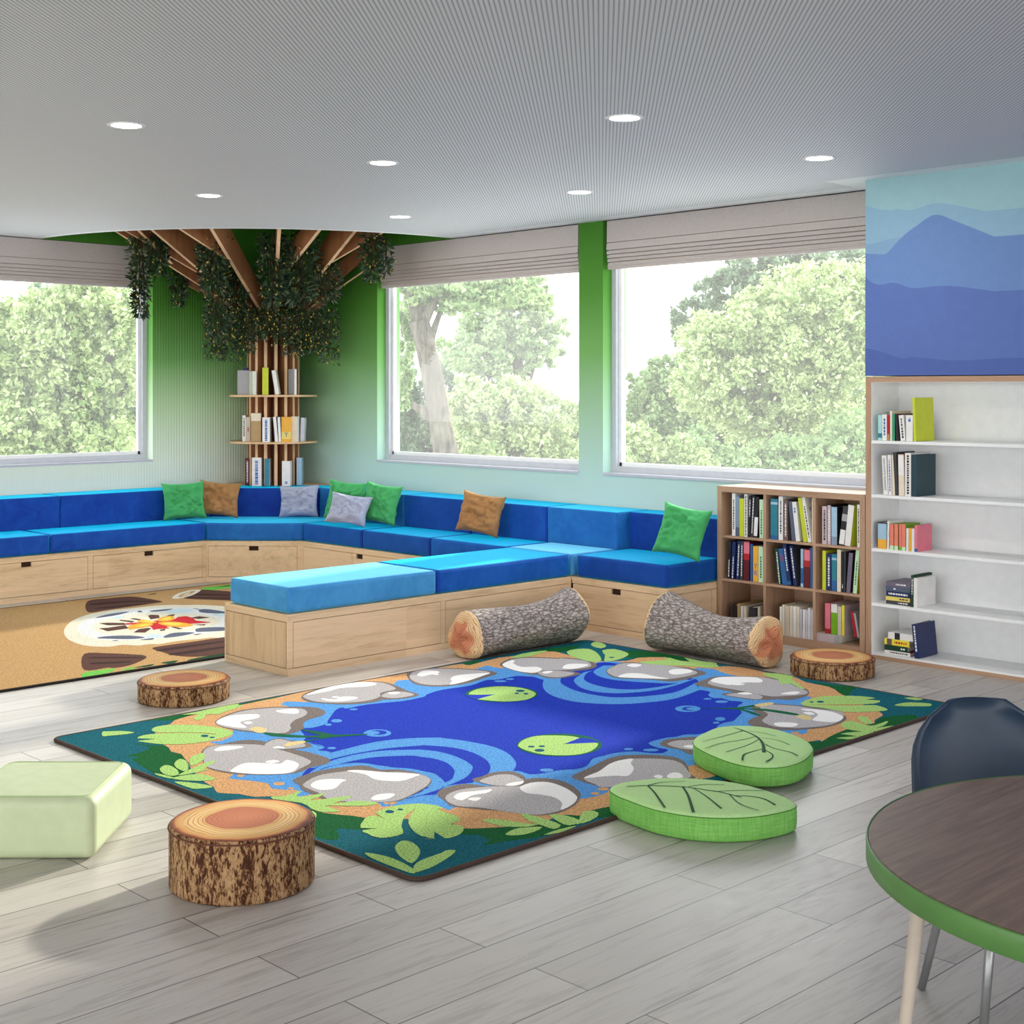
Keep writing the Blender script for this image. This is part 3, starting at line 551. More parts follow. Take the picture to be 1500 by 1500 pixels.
# ================================================================== BENCHES
ZB, ZS1, ZBK = .322, .462, .700
YBF, XLF = 6.400, -9.480
def face(root, p0, p1, n, drawers, mat, zt=ZB, stile=.035, vertical=None, plinth=True):
    """cabinet face from p0 to p1 (outward normal n): rail, plinth strip, stiles and drawer fronts with 2.5 mm gaps"""
    p0, p1, n = Vector((*p0, 0)), Vector((*p1, 0)), Vector((*n, 0)); L = (p1-p0).length; u = (p1-p0)/L; g = .0025
    def pl(mb, pts): mb.plate([p0+u*a+Vector((0, 0, z))-n*.007 for a, z in pts], n*.014)
    def rect(mb, a, b, z0, z1): pl(mb, [(a, z0), (b, z0), (b, z1), (a, z1)])
    mb = MB()
    rect(mb, 0, L, .283, zt)
    ed = sorted([0, L]+[v for d in drawers for v in d[:2]])
    for a, b in zip(ed[0::2], ed[1::2]):
        if b-a > .006: rect(mb, a, b, .040, .283)
    mb.build('face_frame', mat, root, bevel=.001, bseg=1)
    mb = MB(); rect(mb, 0, L, 0, .0385); mb.build('plinth', mat, root)
    for a, b, h in drawers:
        a += g; b -= g; z0, z1 = .042, .280
        mb = MB()
        if h is None: rect(mb, a, b, z0, z1); mb.build('panel', vertical or mat, root)
        else:
            pl(mb, [(a, z0), (b, z0), (b, z1), (h+.038, z1), (h+.038, z1-.034), (h-.038, z1-.034), (h-.038, z1), (a, z1)])
            df = mb.build('drawer_front', mat, root)
            mb = MB(); mb.plate([p0+u*q_+Vector((0, 0, z))-n*.0135 for q_, z in ((h-.0375, z1-.0335), (h+.0375, z1-.0335), (h+.0375, z1), (h-.0375, z1))], n*.001); mb.build('finger_hole_shade', DARK, df)  # dark plate stands in for the shade inside the finger notch
def unit(name, outline, label, mats):
    x = sum(p[0] for p in outline)/len(outline); y = sum(p[1] for p in outline)/len(outline)
    r = thing(name, (0, 0, 0), label, 'bench', 0, 'built in maple bench units')
    mb = MB(); mb.prism(outline, .001, ZB-.002); mb.build('carcass', DARK, r)
    return r
i = .0145
r = unit('bench_unit', [(XL+.002, 3.0), (XLF-i, 3.0), (XLF-i, 5.87), (XL+.002, 5.87)], 'maple bench base with drawer along the left wall under the window', None)
face(r, (XLF, 3.0), (XLF, 5.88), (1, 0), [(.03, .90, .45), (.94, 1.88, 1.41), (1.92, 2.845, 2.378)], MAPLEY)
mb = MB(); mb.box(XL+.002, XLF-.012, 3.0, 5.88, ZB-.02, ZB); mb.build('bench_top', MAPLEY, r)
r = unit('bench_unit', [(XL+.002, 5.9), (XLF-.025, 5.9), (-8.972, 6.40), (-8.972, YB-.002), (XL+.002, YB-.002)], 'slanted maple corner bench base with a drawer below the tree', None)
d = 1/math.sqrt(2); L = math.hypot(.53, .52)
face(r, (XLF, 5.88), (-8.95, 6.40), (.52/L, -.53/L), [(.012, L-.03, .371)], MAPLED)
mb = MB(); mb.prism([(XL+.002, 5.885), (XLF-.012, 5.885), (-8.957, 6.405), (-8.957, YB-.002), (XL+.002, YB-.002)], ZB-.02, ZB); mb.build('bench_top', MAPLE, r)
r = unit('bench_unit', [(-8.945, YBF+i), (-6.655, YBF+i), (-6.655, YB-.002), (-8.945, YB-.002)], 'long maple bench base along the back wall left of the projecting bench', None)
face(r, (-8.95, YBF), (-6.65, YBF), (0, -1), [(.03, .65, None), (.66, 1.46, .739), (1.47, 2.27, 1.87)], MAPLE)
mb = MB(); mb.box(-8.95, -6.65, YBF+.012, YB-.002, ZB-.02, ZB); mb.build('bench_top', MAPLE, r)
YP = 4.237
r = unit('bench_unit', [(-6.646+i, YP+i), (-6.041-i, YP+i), (-6.041-i, YBF), (-6.041-i, YB-.002), (-6.646+i, YB-.002)], 'maple bench base projecting from the back wall between the two rugs', None)
face(r, (-6.041, YP), (-6.041, YBF-.004), (1, 0), [(.032, 1.065, None), (1.10, 2.13, None)], MAPLEY)
face(r, (-6.6315, YP), (-6.0555, YP), (0, -1), [(.003, .573, None)], MAPLE, vertical=MAPLEZ)
face(r, (-6.646, YBF), (-6.646, YP), (-1, 0), [(.032, 1.065, None), (1.10, 2.13, None)], MAPLEY)
mb = MB(); mb.box(-6.634, -6.053, YP+.012, YB-.002, ZB-.02, ZB); mb.build('bench_top', MAPLEY, r)
XE = -5.262
r = unit('bench_unit', [(-6.035, YBF+i), (XE-i, YBF+i), (XE-i, YB-.002), (-6.035, YB-.002)], 'short maple bench base with a drawer beside the cubby bookcase', None)
face(r, (-6.038, YBF), (XE, YBF), (0, -1), [(.006, .745, .37)], MAPLE)
face(r, (XE, YBF+.0145), (XE, YB-.004), (1, 0), [(.03, .40, None), (.41, .745, None)], MAPLEY)
mb = MB(); mb.box(-6.038, XE-.012, YBF+.012, YB-.002, ZB-.02, ZB); mb.build('bench_top', MAPLE, r)

# ------------------------------------------------------------------ cushions
def cushion(name, outline, z0, z1, mat, label, group, bev=.017, cat='cushion', crown=.006):
    cx = sum(p[0] for p in outline)/len(outline); cy = sum(p[1] for p in outline)/len(outline)
    mb = MB(); mb.prism([(x-cx, y-cy) for x, y in outline], 0, z1-z0)
    o = mb.build(name, mat, None, True, bev, 4)
    o.location = (cx, cy, z0)
    m = o.modifiers.new('wn', 'WEIGHTED_NORMAL'); m.keep_sharp = False
    O2 = [Vector((x-cx, y-cy)) for x, y in outline]; S2 = []
    for a, b, c in zip(O2[-1:]+O2[:-1], O2, O2[1:]+O2[:1]):
        q_ = ((b-a).normalized()+(b-c).normalized()); q_ = q_.normalized() if q_.length > .2 else Vector(((c-a).y, -(c-a).x)).normalized()
        S2.append((*(b-q_*bev*.42), z1-z0-bev*.27))
    mb = MB(); mb.tube(S2+S2[:1], .0017, 5, cap=False); mb.build('seam', mat, o)
    return tag(o, label, cat, group)
def rect(x0, x1, y0, y1): return [(x0, y0), (x1, y0), (x1, y1), (x0, y1)]
SG, BG = 'blue velvet seat cushions', 'blue velvet back cushions'
g = .003; fr = .014; SB = 6.846; LB = -9.956
def seat(x0, x1, y0, y1, mat, lab): cushion('seat_cushion', rect(x0+g, x1-g, y0+g, y1-g), ZB+.001, ZS1, mat, lab, SG, .024)
seat(LB, XLF-fr, 4.6, 5.89, BLUE_D, 'deep blue seat cushion on the left wall bench, next to the slanted corner')
seat(LB, XLF-fr, 3.1, 4.6, BLUE_D, 'deep blue seat cushion on the left wall bench, farthest from the corner')
arcp = [(-9.49+.53*k/8+.025*math.sin(PI*k/8)*.7, 5.897+.515*k/8-.025*math.sin(PI*k/8)*.7) for k in range(9)]
cushion('seat_cushion', [(LB+g, 5.897)]+arcp+[(-8.96, SB-g), (-9.326, SB-.006), (LB+.006, 6.216)], ZB+.001, ZS1, BLUE_M, 'mid blue seat cushion in the slanted corner below the tree', SG)
seat(-8.957, -8.205, YBF+fr, SB, BLUE_N, 'blue seat cushion on the back bench right beside the corner cushion, under three pillows')
seat(-8.205, -7.43, YBF+fr, SB, BLUE_N, 'blue seat cushion on the back bench, second from the corner cushion')
seat(-7.43, -6.655, YBF+fr, SB, BLUE_D, 'blue seat cushion under the single brown pillow on the back bench')
seat(-6.652, -6.052, YBF+fr, SB, BLUE_L, 'pale blue seat cushion where the projecting bench meets the back bench')
seat(-6.632, -6.055, 5.29, YBF+.006, BLUE_D, 'deep blue seat cushion on the projecting bench, nearer the back wall')
seat(-6.632, -6.055, YP+fr, 5.29, BLUE_L, 'light blue seat cushion on the free end of the projecting bench')
seat(-6.025, XE-fr, YBF+fr, SB+.1, BLUE_N, 'deep blue seat cushion under the green pillow beside the cubby bookcase')
def back(x0, x1, y0, y1, mat, lab): cushion('back_cushion', rect(x0+g, x1-g, y0+g, y1-g), ZB+.002, ZBK, mat, lab, BG, .014)
back(XL+.002, LB, 4.9, 6.213, BLUE_D, 'deep blue back cushion on the left wall bench behind the left green pillow')
back(XL+.002, LB, 3.4, 4.9, BLUE_D, 'deep blue back cushion at the far left end of the left wall bench')
cushion('back_cushion', [(LB+g, 6.219), (-9.329, 6.843), (-9.329, YB-.003), (-9.475, YB-.003), (XL+.003, 6.372), (XL+.003, 6.219)], ZB+.002, ZBK-.004, BLUE_N, 'navy blue slanted back cushion in the corner under the tree shelf', BG, .014)
back(-9.326, -8.24, SB, YB-.002, BLUE_M, 'mid blue back cushion behind the pair of green pillows')
back(-8.24, -7.47, SB, YB-.002, BLUE_N, 'blue back cushion below the left half of window with tree trunk')
back(-7.47, -6.70, SB, YB-.002, BLUE_D, 'blue back cushion just right of the brown pillow on the back bench')
back(-6.70, -6.05, SB, YB-.002, BLUE_M, 'brighter blue back cushion where the projecting bench meets the wall')
back(-6.05, XE-.002, SB+.1, YB-.002, BLUE_N, 'navy back cushion behind the right green pillow by the bookcase')

# ------------------------------------------------------------------ pillows
from mathutils import noise as mnoise
PIL = {}
def pillow_mat(name, c, s):
    t = NT('pillow_'+name); L = lin(c)
    t.col(t.ramp(t.noise(t.obj(), 9, 5, .65, .6), [(.3, tuple(v*.8 for v in L[:3])+(1,)), (.7, L)])); t.set(.7, .2)
    t.b.inputs['Sheen Weight'].default_value = .45; t.b.inputs['Sheen Roughness'].default_value = .4; t.b.inputs['Sheen Tint'].default_value = lin(s)
    t.bump(t.noise(t.obj(), 300, 2), .1, .002); return t.m
PG = pillow_mat('green', (76, 178, 106), (150, 240, 160)); PB = pillow_mat('brown', (176, 130, 82), (230, 190, 140)); PL = pillow_mat('grey', (176, 182, 206), (225, 228, 245))
def pillow(bx_, by_, w, h, th, yaw, lean, roll, mat, seed, label):
    """bx_,by_ = where the pillow rests on the seat; yaw turns its face from -Y; lean tips it back"""
    N = 30; mb = MB(); s0 = seed*7.3
    for side in (1, -1):
        for j in range(N+1):
            for i_ in range(N+1):
                u, v = 2*i_/N-1, 2*j/N-1
                ex = 1-.11*(1-v*v)**1.0; ez = 1-.11*(1-u*u)**1.0
                x, z = u*ex*w/2, v*ez*h/2
                e = max(0, (1-u**4)*(1-v**4))**.55
                fold = mnoise.noise(Vector((u*1.5+s0, v*1.5, seed)))*.028+mnoise.noise(Vector((u*3.5+s0, v*4, seed+5)))*.016
                ridge = abs(mnoise.noise(Vector((u*2.2+s0+9, v*2.8, seed+2))))
                y = -side*(th*.64*e+(fold*1.35-.022*math.exp(-(ridge/.06)**2))*e)
                mb.v.append((x+.004*mnoise.noise(Vector((u*3, v*3, s0))), y, z))
    n1 = (N+1)**2
    for k in (0, 1):
        for j in range(N):
            for i_ in range(N):
                a = k*n1+j*(N+1)+i_
                f = (a, a+1, a+N+2, a+N+1); mb.f.append(f if k == 0 else f[::-1]); mb.m.append(0)
    o = mb.build('pillow', mat, None, True)
    M = Matrix.Rotation(yaw, 4, 'Z') @ Matrix.Rotation(-lean, 4, 'X') @ Matrix.Rotation(roll, 4, 'Y')
    lo = min((M @ v.co).z for v in o.data.vertices)
    o.rotation_euler = M.to_euler()
    o.location = (bx_, by_, ZS1+.002-lo)
    return tag(o, label, 'pillow', 'throw pillows on the bench')
R_ = math.radians
def onback(px, off): return (atY(px, 600, SB-off).x, SB-off)
pillow(-9.80, 5.87, .345, .305, .09, R_(68), R_(13), R_(-2), PG, 1, 'green pillow on the left wall bench, left of a brown pillow')
pillow(-9.755, 6.17, .33, .29, .09, R_(58), R_(16), R_(6), PB, 2, 'brown pillow beside the left green pillow near the slanted corner')
pillow(-9.335, 6.655, .33, .265, .09, R_(40), R_(14), R_(-2), PL, 3, 'pale grey pillow leaning on the navy corner cushion below the tree shelf')
pillow(*onback(506, .12), .36, .315, .09, R_(20), R_(12), R_(4), PG, 4, 'green pillow half hidden behind the small grey pillow')
pillow(*onback(511, .335), .33, .255, .09, R_(38), R_(30), R_(8), PL, 5, 'small grey pillow in front of two green pillows')
pillow(*onback(558, .125), .34, .31, .09, R_(16), R_(12), R_(6), PG, 6, 'green pillow right of the small grey pillow below the trunk window')
pillow(*onback(704, .135), .36, .295, .09, R_(16), R_(13), R_(7), PB, 7, 'brown pillow alone in the middle of the back bench')
pillow(atY(999, 600, 6.66).x, 6.66, .32, .325, .09, R_(18), R_(18), R_(9), PG, 8, 'green pillow on the bench end beside the cubby bookcase')

# ================================================================== FLOOR SEATING
# stump poufs: printed bark round the side, printed rings on the top
t = NT('printed_bark'); v = t.obj((80, 80, 30)); a = t.noise(v, 1.15, 6, .72, .9); b = t.noise(t.obj((150, 150, 60)), 1, 3, .6)
c3 = t.noise(t.obj((40, 40, 4)), .9, 2, .5, .6)
f = t.math('ADD', t.math('ADD', t.math('MULTIPLY', a, .62), t.math('MULTIPLY', b, .22)), t.math('MULTIPLY', c3, .26))
t.col(t.ramp(f, [(.47, (66, 38, 26)), (.52, (98, 62, 40)), (.555, (164, 128, 90)), (.70, (200, 168, 124))])); t.set(.8, .15); BARKP = t.m
def rings(name, sh):
    t = NT(name); tc = t.n('TexCoord'); sx = t.n('SeparateXYZ'); t.l(tc.outputs['Object'], sx.inputs[0])
    xx = t.math('MULTIPLY', sx.outputs['X'], 1/.216); yy = t.math('MULTIPLY', sx.outputs['Y'], 1/.216)
    r = t.math('SQRT', t.math('ADD', t.math('MULTIPLY', xx, xx), t.math('MULTIPLY', yy, yy)))
    cb = t.n('CombineXYZ'); t.l(xx, cb.inputs['X']); t.l(yy, cb.inputs['Y'])
    r2 = t.math('ADD', r, t.math('MULTIPLY', t.math('SUBTRACT', t.noise(cb.outputs[0], 1.7, 2), .5), .16))
    base = t.ramp(r2, [(0, (206, 132, 96)), (.50, (196, 118, 84)), (.515, (226, 176, 110)), (.66, (244, 204, 140)), (.80, (232, 184, 116)), (.90, (214, 150, 88)), (.925, (176, 96, 56)), (.975, (110, 56, 38)), (1, (86, 44, 32))])
    w = t.math('SINE', t.math('MULTIPLY', r2, 96.0)); w = t.math('MULTIPLY', w, 1.0)
    lnmask = t.ramp(w, [(.78, (0, 0, 0, 1)), (.95, (1, 1, 1, 1))])
    gate = t.ramp(r, [(.0, (.2, .2, .2, 1)), (.48, (.5, .5, .5, 1)), (.54, (.75, .75, .75, 1)), (.80, (.8, .8, .8, 1)), (.84, (0, 0, 0, 1))])
    fm = t.mix(1.0, lnmask, gate, 'MULTIPLY')
    col = t.mix(fm, base, lin((128, 70, 44))); t.col(col); t.set(.55, .25); return t.m
RINGS = rings('printed_rings', 0)
def stump(px, bot, top_c, h, label):
    D = F*EYE/(bot-HY); c0 = atD(px, HY, D+.22)
    o = thing('stump_pouf', (c0.x, c0.y, 0), label, 'pouf', random.random()*3, 'tree stump floor poufs')
    rr = .219
    mb = MB(); mb.lathe([(.0001, .001), (rr-.008, .001), (rr, .008), (rr, h-.012), (rr-.002, h-.004), (rr-.007, h-.0005)], 72); mb.build('bark_side', BARKP, o, True)
    mb = MB(); mb.lathe([(rr-.007, h-.0005), (rr-.012, h+.0015), (rr*.6, h+.004), (.0001, h+.005)], 72); mb.build('ring_top', RINGS, o, True)
    mb = MB(); P = [(math.cos(2*PI*k/60)*(rr+.001), math.sin(2*PI*k/60)*(rr+.001), h-.010) for k in range(61)]; mb.tube(P, .0028, 6, cap=False); mb.build('piping', plain('brown_piping', (104, 60, 42), .6, .3), o, True)
    return o
stump(355, 1330, 0, .190, 'tall tree stump pouf in the foreground left of the pond rug')
stump(269.5, 1038, 0, .098, 'low tree stump pouf on the floor between the two rugs')
stump(1219.4, 999.3, 0, .094, 'low tree stump pouf in front of the cubby bookcase')

# log bolsters
t = NT('bark_photo_print')
v = t.obj((7, 20, 20)); vo = t.n('TexVoronoi', feature='DISTANCE_TO_EDGE'); vo.inputs['Scale'].default_value = 3.2
dn = t.n('TexNoise'); dn.inputs['Scale'].default_value = 2.6; dn.inputs['Detail'].default_value = 4; t.l(v, dn.inputs['Vector'])
t.l(t.mix(.5, v, dn.outputs['Color'], 'ADD'), vo.inputs['Vector'])
nn = t.noise(v, 2.8, 5, .7); f = t.math('ADD', t.math('MULTIPLY', vo.outputs['Distance'], 1.0), t.math('MULTIPLY', t.math('SUBTRACT', nn, .5), .42))
c = t.ramp(f, [(0, (98, 88, 86)), (.06, (126, 116, 112)), (.18, (164, 153, 148)), (.40, (192, 182, 177))])
sx = t.n('SeparateXYZ'); t.l(t.obj(), sx.inputs[0])
lowtint = t.ramp(t.math('ADD', t.math('MULTIPLY', sx.outputs['Z'], -4.0), t.math('MULTIPLY', t.noise(t.obj(), 6, 3), .8)), [(.45, (0, 0, 0, 1)), (1, (1, 1, 1, 1))])  # darker greenish tint that grows towards the bottom
t.col(t.mix(t.math('MULTIPLY', lowtint, .55), c, lin((74, 84, 58)))); t.set(.85, .12); t.bump(f, .3, .004); BARKG = t.m
t = NT('cut_wood_print')
sx = t.n('SeparateXYZ'); v = t.obj(); t.l(v, sx.inputs[0])
n1 = t.noise(v, 7, 3, .5, .5); rr_ = t.math('SQRT', t.math('ADD', t.math('POWER', sx.outputs['Y'], 2), t.math('POWER', t.math('ADD', sx.outputs['Z'], .02), 2)))
f = t.math('ADD', t.math('MULTIPLY', rr_, 7.0), t.math('MULTIPLY', t.math('SUBTRACT', n1, .5), 1.0))
w = t.math('SINE', t.math('MULTIPLY', f, 75)); ln = t.ramp(w, [(.45, (0, 0, 0, 1)), (.95, (.75, .75, .75, 1))])
t.col(t.mix(ln, t.ramp(f, [(.3, (206, 132, 100)), (.62, (216, 146, 110)), (.67, (226, 188, 142)), (.95, (230, 198, 152))]), lin((150, 92, 60)))); t.set(.7, .2); CUT = t.m
def log(pa, pb, ra, rb, seed, roll, label):
    pa, pb = Vector(pa), Vector(pb); L = (pb-pa).length; ax = (pb-pa)/L
    o = thing('log_bolster', ((pa+pb)/2).to_tuple(), label, 'bolster', math.atan2(ax.y, ax.x), 'log shaped floor bolsters')
    o.location.z = 0
    NS, NA = 40, 60
    def ring(s, k):
        e = 2*s-1; r = ra+(rb-ra)*s
        r *= 1-.10*(1-e*e)+.05*math.sin(5*s+seed)                       # waist
        out = []
        for q_ in range(NA):
            a = 2*PI*q_/NA+roll; w = abs(e)**1.5
            rr = r*(1+.085*w*math.cos(3*a+seed+e)+.05*math.cos(2*a+1.3*e+seed)+.025*math.sin(5*a+3*s))*k
            out.append(Vector((0, rr*math.cos(2*PI*q_/NA), rr*math.sin(2*PI*q_/NA))))
        return out
    zs = []
    for s in (0, .5, 1):
        zs.append(min(p.z for p in ring(s, 1)))
    def zc(s): return -(min(p.z for p in ring(s, 1)))+.0
    mb = MB()
    for j in range(NS+1):
        s = j/NS
        for p in ring(s, 1): mb.v.append(((s-.5)*L, p.y, p.z+zc(s)))
    for j in range(NS):
        for q_ in range(NA):
            k = (q_+1) % NA; mb.f.append((j*NA+q_, j*NA+k, (j+1)*NA+k, (j+1)*NA+q_)); mb.m.append(0)
    zm = (ra+rb)/2
    b = mb.build('bark_cover', BARKG, o, True); b.data.transform(Matrix.Translation((0, 0, -zm))); b.location = (0, 0, zm+.001)
    for s, sg in ((0, -1), (1, 1)):
        mb = MB(); prof_ = [(1, 0), (.985, .012), (.93, .024), (.8, .033), (.5, .040), (.2, .042)]
        z = zc(s)
        for k, d_ in prof_:
            for p in ring(s, k): mb.v.append((sg*d_-.012*sg*math.sin(8*math.atan2(p.z, p.y)/2+seed)*(1-k)*2, p.y, p.z))
        nr = len(prof_)
        for j in range(nr-1):
            for q_ in range(NA):
                k = (q_+1) % NA; mb.f.append((j*NA+q_, j*NA+k, (j+1)*NA+k, (j+1)*NA+q_)); mb.m.append(0)
        mb.f.append(tuple((nr-1)*NA+q_ for q_ in range(NA))); mb.m.append(0)
        e = mb.build('cut_end', CUT, o, True); e.location = ((s-.5)*L, 0, z+.001)
    return o
log((-5.755, 5.245, 0), (-5.72, 6.05, 0), .133, .153, 1.0, .4, 'grey bark log bolster lying beside the projecting bench and the pond rug')
log((-4.425, 6.215, 0), (-5.17, 6.285, 0), .131, .163, 2.4, 1.5, 'grey bark log bolster in front of the bench end and the bookcase')

# leaf cushions
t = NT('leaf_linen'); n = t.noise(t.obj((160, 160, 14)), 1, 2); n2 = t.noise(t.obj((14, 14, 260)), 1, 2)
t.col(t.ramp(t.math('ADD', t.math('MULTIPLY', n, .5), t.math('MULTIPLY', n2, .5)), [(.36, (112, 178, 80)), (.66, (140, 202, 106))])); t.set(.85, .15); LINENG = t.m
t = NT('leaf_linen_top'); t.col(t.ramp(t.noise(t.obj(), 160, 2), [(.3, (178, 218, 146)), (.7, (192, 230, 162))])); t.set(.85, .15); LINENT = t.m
VEIN = plain('vein_print', (52, 88, 62), .8, .1)
def leaf(outline, h, z0, veins, label, tip=None):
    W = [atz(x, y, h) for x, y in outline]; W = spline([(w.x, w.y) for w in W], 3)
    if tip is not None:
        tp = atz(*tip, h); i_ = min(range(len(W)), key=lambda k: (W[k]-Vector((tp.x, tp.y))).length); W[i_] = Vector((tp.x, tp.y))
    if sum(W[k-1].x*W[k].y-W[k].x*W[k-1].y for k in range(len(W))) < 0: W = W[::-1]
    c_ = sum(W, Vector((0, 0)))/len(W)
    o = thing('leaf_cushion', (c_.x, c_.y, 0), label, 'floor cushion', 0, 'green leaf floor cushions')
    P = [w-c_ for w in W]; n = len(P)
    def shell(levels, name, mat, capz):
        mb = MB()
        for k, z in levels: mb.v += [(p.x*k, p.y*k, z) for p in P]
        for j in range(len(levels)-1):
            for q_ in range(n):
                k = (q_+1) % n; mb.f.append((j*n+q_, j*n+k, (j+1)*n+k, (j+1)*n+q_)); mb.m.append(0)
        if capz: mb.f.append(tuple((len(levels)-1)*n+q_ for q_ in range(n))); mb.m.append(0)
        else: mb.f.append(tuple(range(n-1, -1, -1))); mb.m.append(0)
        return mb.build(name, mat, o, True)
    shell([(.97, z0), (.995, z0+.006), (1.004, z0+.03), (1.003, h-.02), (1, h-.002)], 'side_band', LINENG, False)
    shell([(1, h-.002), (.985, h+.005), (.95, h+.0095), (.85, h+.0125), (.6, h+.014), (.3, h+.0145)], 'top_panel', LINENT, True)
    mb = MB(); mb.tube([(p.x*1.0015, p.y*1.0015, h-.002) for p in P+P[:1]], .0018, 5, cap=False); mb.build('seam', plain('leaf_seam', (84, 140, 60), .8, .1), o, True)
    mb = MB()
    for vs, w0, w1 in veins:
        V = [atz(x, y, h+.0138) for x, y in vs]; V = spline([(a.x, a.y) for a in V], 5, False); m_ = len(V)
        for k in range(m_-1):
            a, b_ = V[k]-c_, V[k+1]-c_; tt = (b_-a).normalized(); nn_ = Vector((-tt.y, tt.x))
            wa, wb = .72*(w0+(w1-w0)*k/(m_-1)), .72*(w0+(w1-w0)*(k+1)/(m_-1))
            q4 = [a+nn_*wa, a-nn_*wa, b_-nn_*wb, b_+nn_*wb]; mb.poly([(p.x, p.y, h+.0155) for p in q4])
    mb.build('leaf_veins', VEIN, o, fix=False)
    return o
q7 = lambda s: [(880+float(a)/5, 1120+float(b)/5) for a, b in (w.split(',') for w in s.split())]
leaf([(893, 1157), (903, 1165), (920, 1172), (960, 1186), (1010, 1195), (1060, 1198), (1110, 1195.5), (1150, 1188), (1162, 1184), (1166, 1181), (1164, 1177), (1152, 1171), (1130, 1163), (1090, 1152), (1050, 1146), (1000, 1142.5), (960, 1143), (920, 1147), (902, 1151)], .085, .002,
     [(q7('190,162 340,156 600,165 780,190 880,205 1030,243'), .0042, .0045), (q7('345,156 400,215 470,318'), .004, .006), (q7('600,165 640,230 680,355'), .005, .0075), (q7('680,175 780,240 885,325'), .0025, .0055), (q7('940,218 1020,290 1160,340'), .003, .003), (q7('980,230 1100,235 1200,255 1280,298'), .003, .005),
      (q7('350,154 450,132 620,125'), .004, .002), (q7('640,165 760,148 905,150'), .003, .003), (q7('830,200 1000,192 1200,192'), .003, .003)],
     'longer pointed leaf floor cushion in front of the pond rug edge', (1167, 1180.5))
q6 = lambda s: [(1000+float(a)/7.143, 1050+float(b)/7.143) for a, b in (w.split(',') for w in s.split())]
leaf([(1015.4, 1088), (1021, 1095), (1042, 1106), (1070, 1116.5), (1098, 1122.8), (1126, 1124.8), (1154, 1122), (1175, 1115), (1187, 1105), (1191, 1097), (1182, 1087), (1161, 1077.6), (1133, 1069.8), (1105, 1066), (1077, 1065.3), (1049, 1068), (1028, 1077), (1018, 1083)], .087, .013,
     [(q6('530,115 640,148 780,215 840,290 850,375'), .003, .010), (q6('625,150 430,205 205,262'), .0035, .002), (q6('765,210 620,245 400,280 230,335'), .0025, .003), (q6('800,235 690,295 455,370'), .0025, .003), (q6('690,152 830,170 980,205'), .002, .002), (q6('820,220 1000,250 1120,297'), .002, .0025), (q6('865,290 960,335 1120,370 1205,410'), .003, .004), (q6('835,340 720,370 640,400 625,460'), .003, .006), (q6('860,350 930,390 940,430 870,475'), .003, .005)],
     'rounder leaf floor cushion overlapping the right edge of the pond rug')

# pale green pouf at the left edge
c0 = atD(158, 572, 4.66); c0 = Vector((FX*4.66+RX*(-1.555), FY*4.66+RY*(-1.555), 0))
mb = MB(); mb.box(-.225, .225, -.23, .23, 0, .20)
o = mb.build('cube_pouf', plain('pale_green_vinyl', (196, 208, 168), .5, .35, .03), None, True, .035, 5); o.location = (c0.x, c0.y, .001); o.rotation_euler = (0, 0, YAW)
m = o.modifiers.new('wn', 'WEIGHTED_NORMAL')
tag(o, 'pale green square pouf cut off by the left edge of the photo', 'pouf')
mb = MB(); P = rrect(-.2, .2, -.205, .205, .03, 4); mb.tube([(x, y, .1995) for x, y in P+P[:1]], .002, 5, cap=False); mb.build('seam', plain('pouf_seam', (176, 200, 146), .6, .2), o)

# round table
tc_ = (-1.028, 2.787)
o = thing('round_table', (*tc_, 0), 'round wood topped table with a green edge at the lower right corner', 'table')
t = NT('walnut_laminate'); n = t.noise(t.obj((40, 3, 1)), 1.4, 6, .65, .5); t.col(t.ramp(n, [(.3, (112, 88, 74)), (.7, (150, 122, 104))])); t.set(.45, .35); LAM = t.m
mb = MB(); mb.lathe([(.5765, .598), (.574, .600), (.0001, .600)], 96); mb.build('table_top', LAM, o)
mb = MB(); mb.lathe([(.0001, .553), (.578, .553), (.5815, .556), (.5815, .597), (.5795, .6005), (.5765, .598)], 96); mb.build('green_edge', plain('green_edge_band', (86, 132, 68), .4, .4), o, True)
for k in range(4):
    a = R_(214+90*k); mb = MB(); mb.tube([(.47*math.cos(a), .47*math.sin(a), .553), (.53*math.cos(a), .53*math.sin(a), .002)], [.016, .010], 10); mb.build('leg', plain('beige_leg', (196, 182, 168), .5, .3), o, True)

# navy shell chair behind the table
cc = Vector((FX*3.33+RX*1.212, FY*3.33+RY*1.212, 0)); dirv = Vector((tc_[0]-cc.x, tc_[1]-cc.y, 0)).normalized()
o = thing('shell_chair', cc.to_tuple(), 'navy blue shell chair tucked against the round table', 'chair', math.atan2(dirv.y, dirv.x)-PI/2)
NAVY = plain('navy_plastic', (38, 56, 76), .4, .4)
mb = MB(); NU, NV = 18, 22
for j in range(NV+1):
    v_ = j/NV
    if v_ < .5: s = v_/.5; y_, z_ = .19-.36*s, .372-.012*math.sin(PI*s)
    else: s = (v_-.5)/.5; y_, z_ = -.17-.07*s**1.3-.03*math.sin(PI*s*.5), .372+.335*s**1.15
    for i_ in range(NU+1):
        u_ = 2*i_/NU-1; hw = .175+.025*math.sin(PI*min(1, v_*1.05))
        if v_ > .82: hw *= math.sqrt(max(.12, 1-((v_-.82)/.2)**2))
        if v_ < .1: hw *= math.sqrt(max(.3, 1-((.1-v_)/.13)**2))
        cup = .05*u_*u_
        mb.v.append((u_*hw, y_+(cup*.9 if v_ > .5 else 0), z_+(cup*.5 if v_ < .5 else 0)))
for j in range(NV):
    for i_ in range(NU):
        a = j*(NU+1)+i_; mb.f.append((a, a+1, a+NU+2, a+NU+1)); mb.m.append(0)
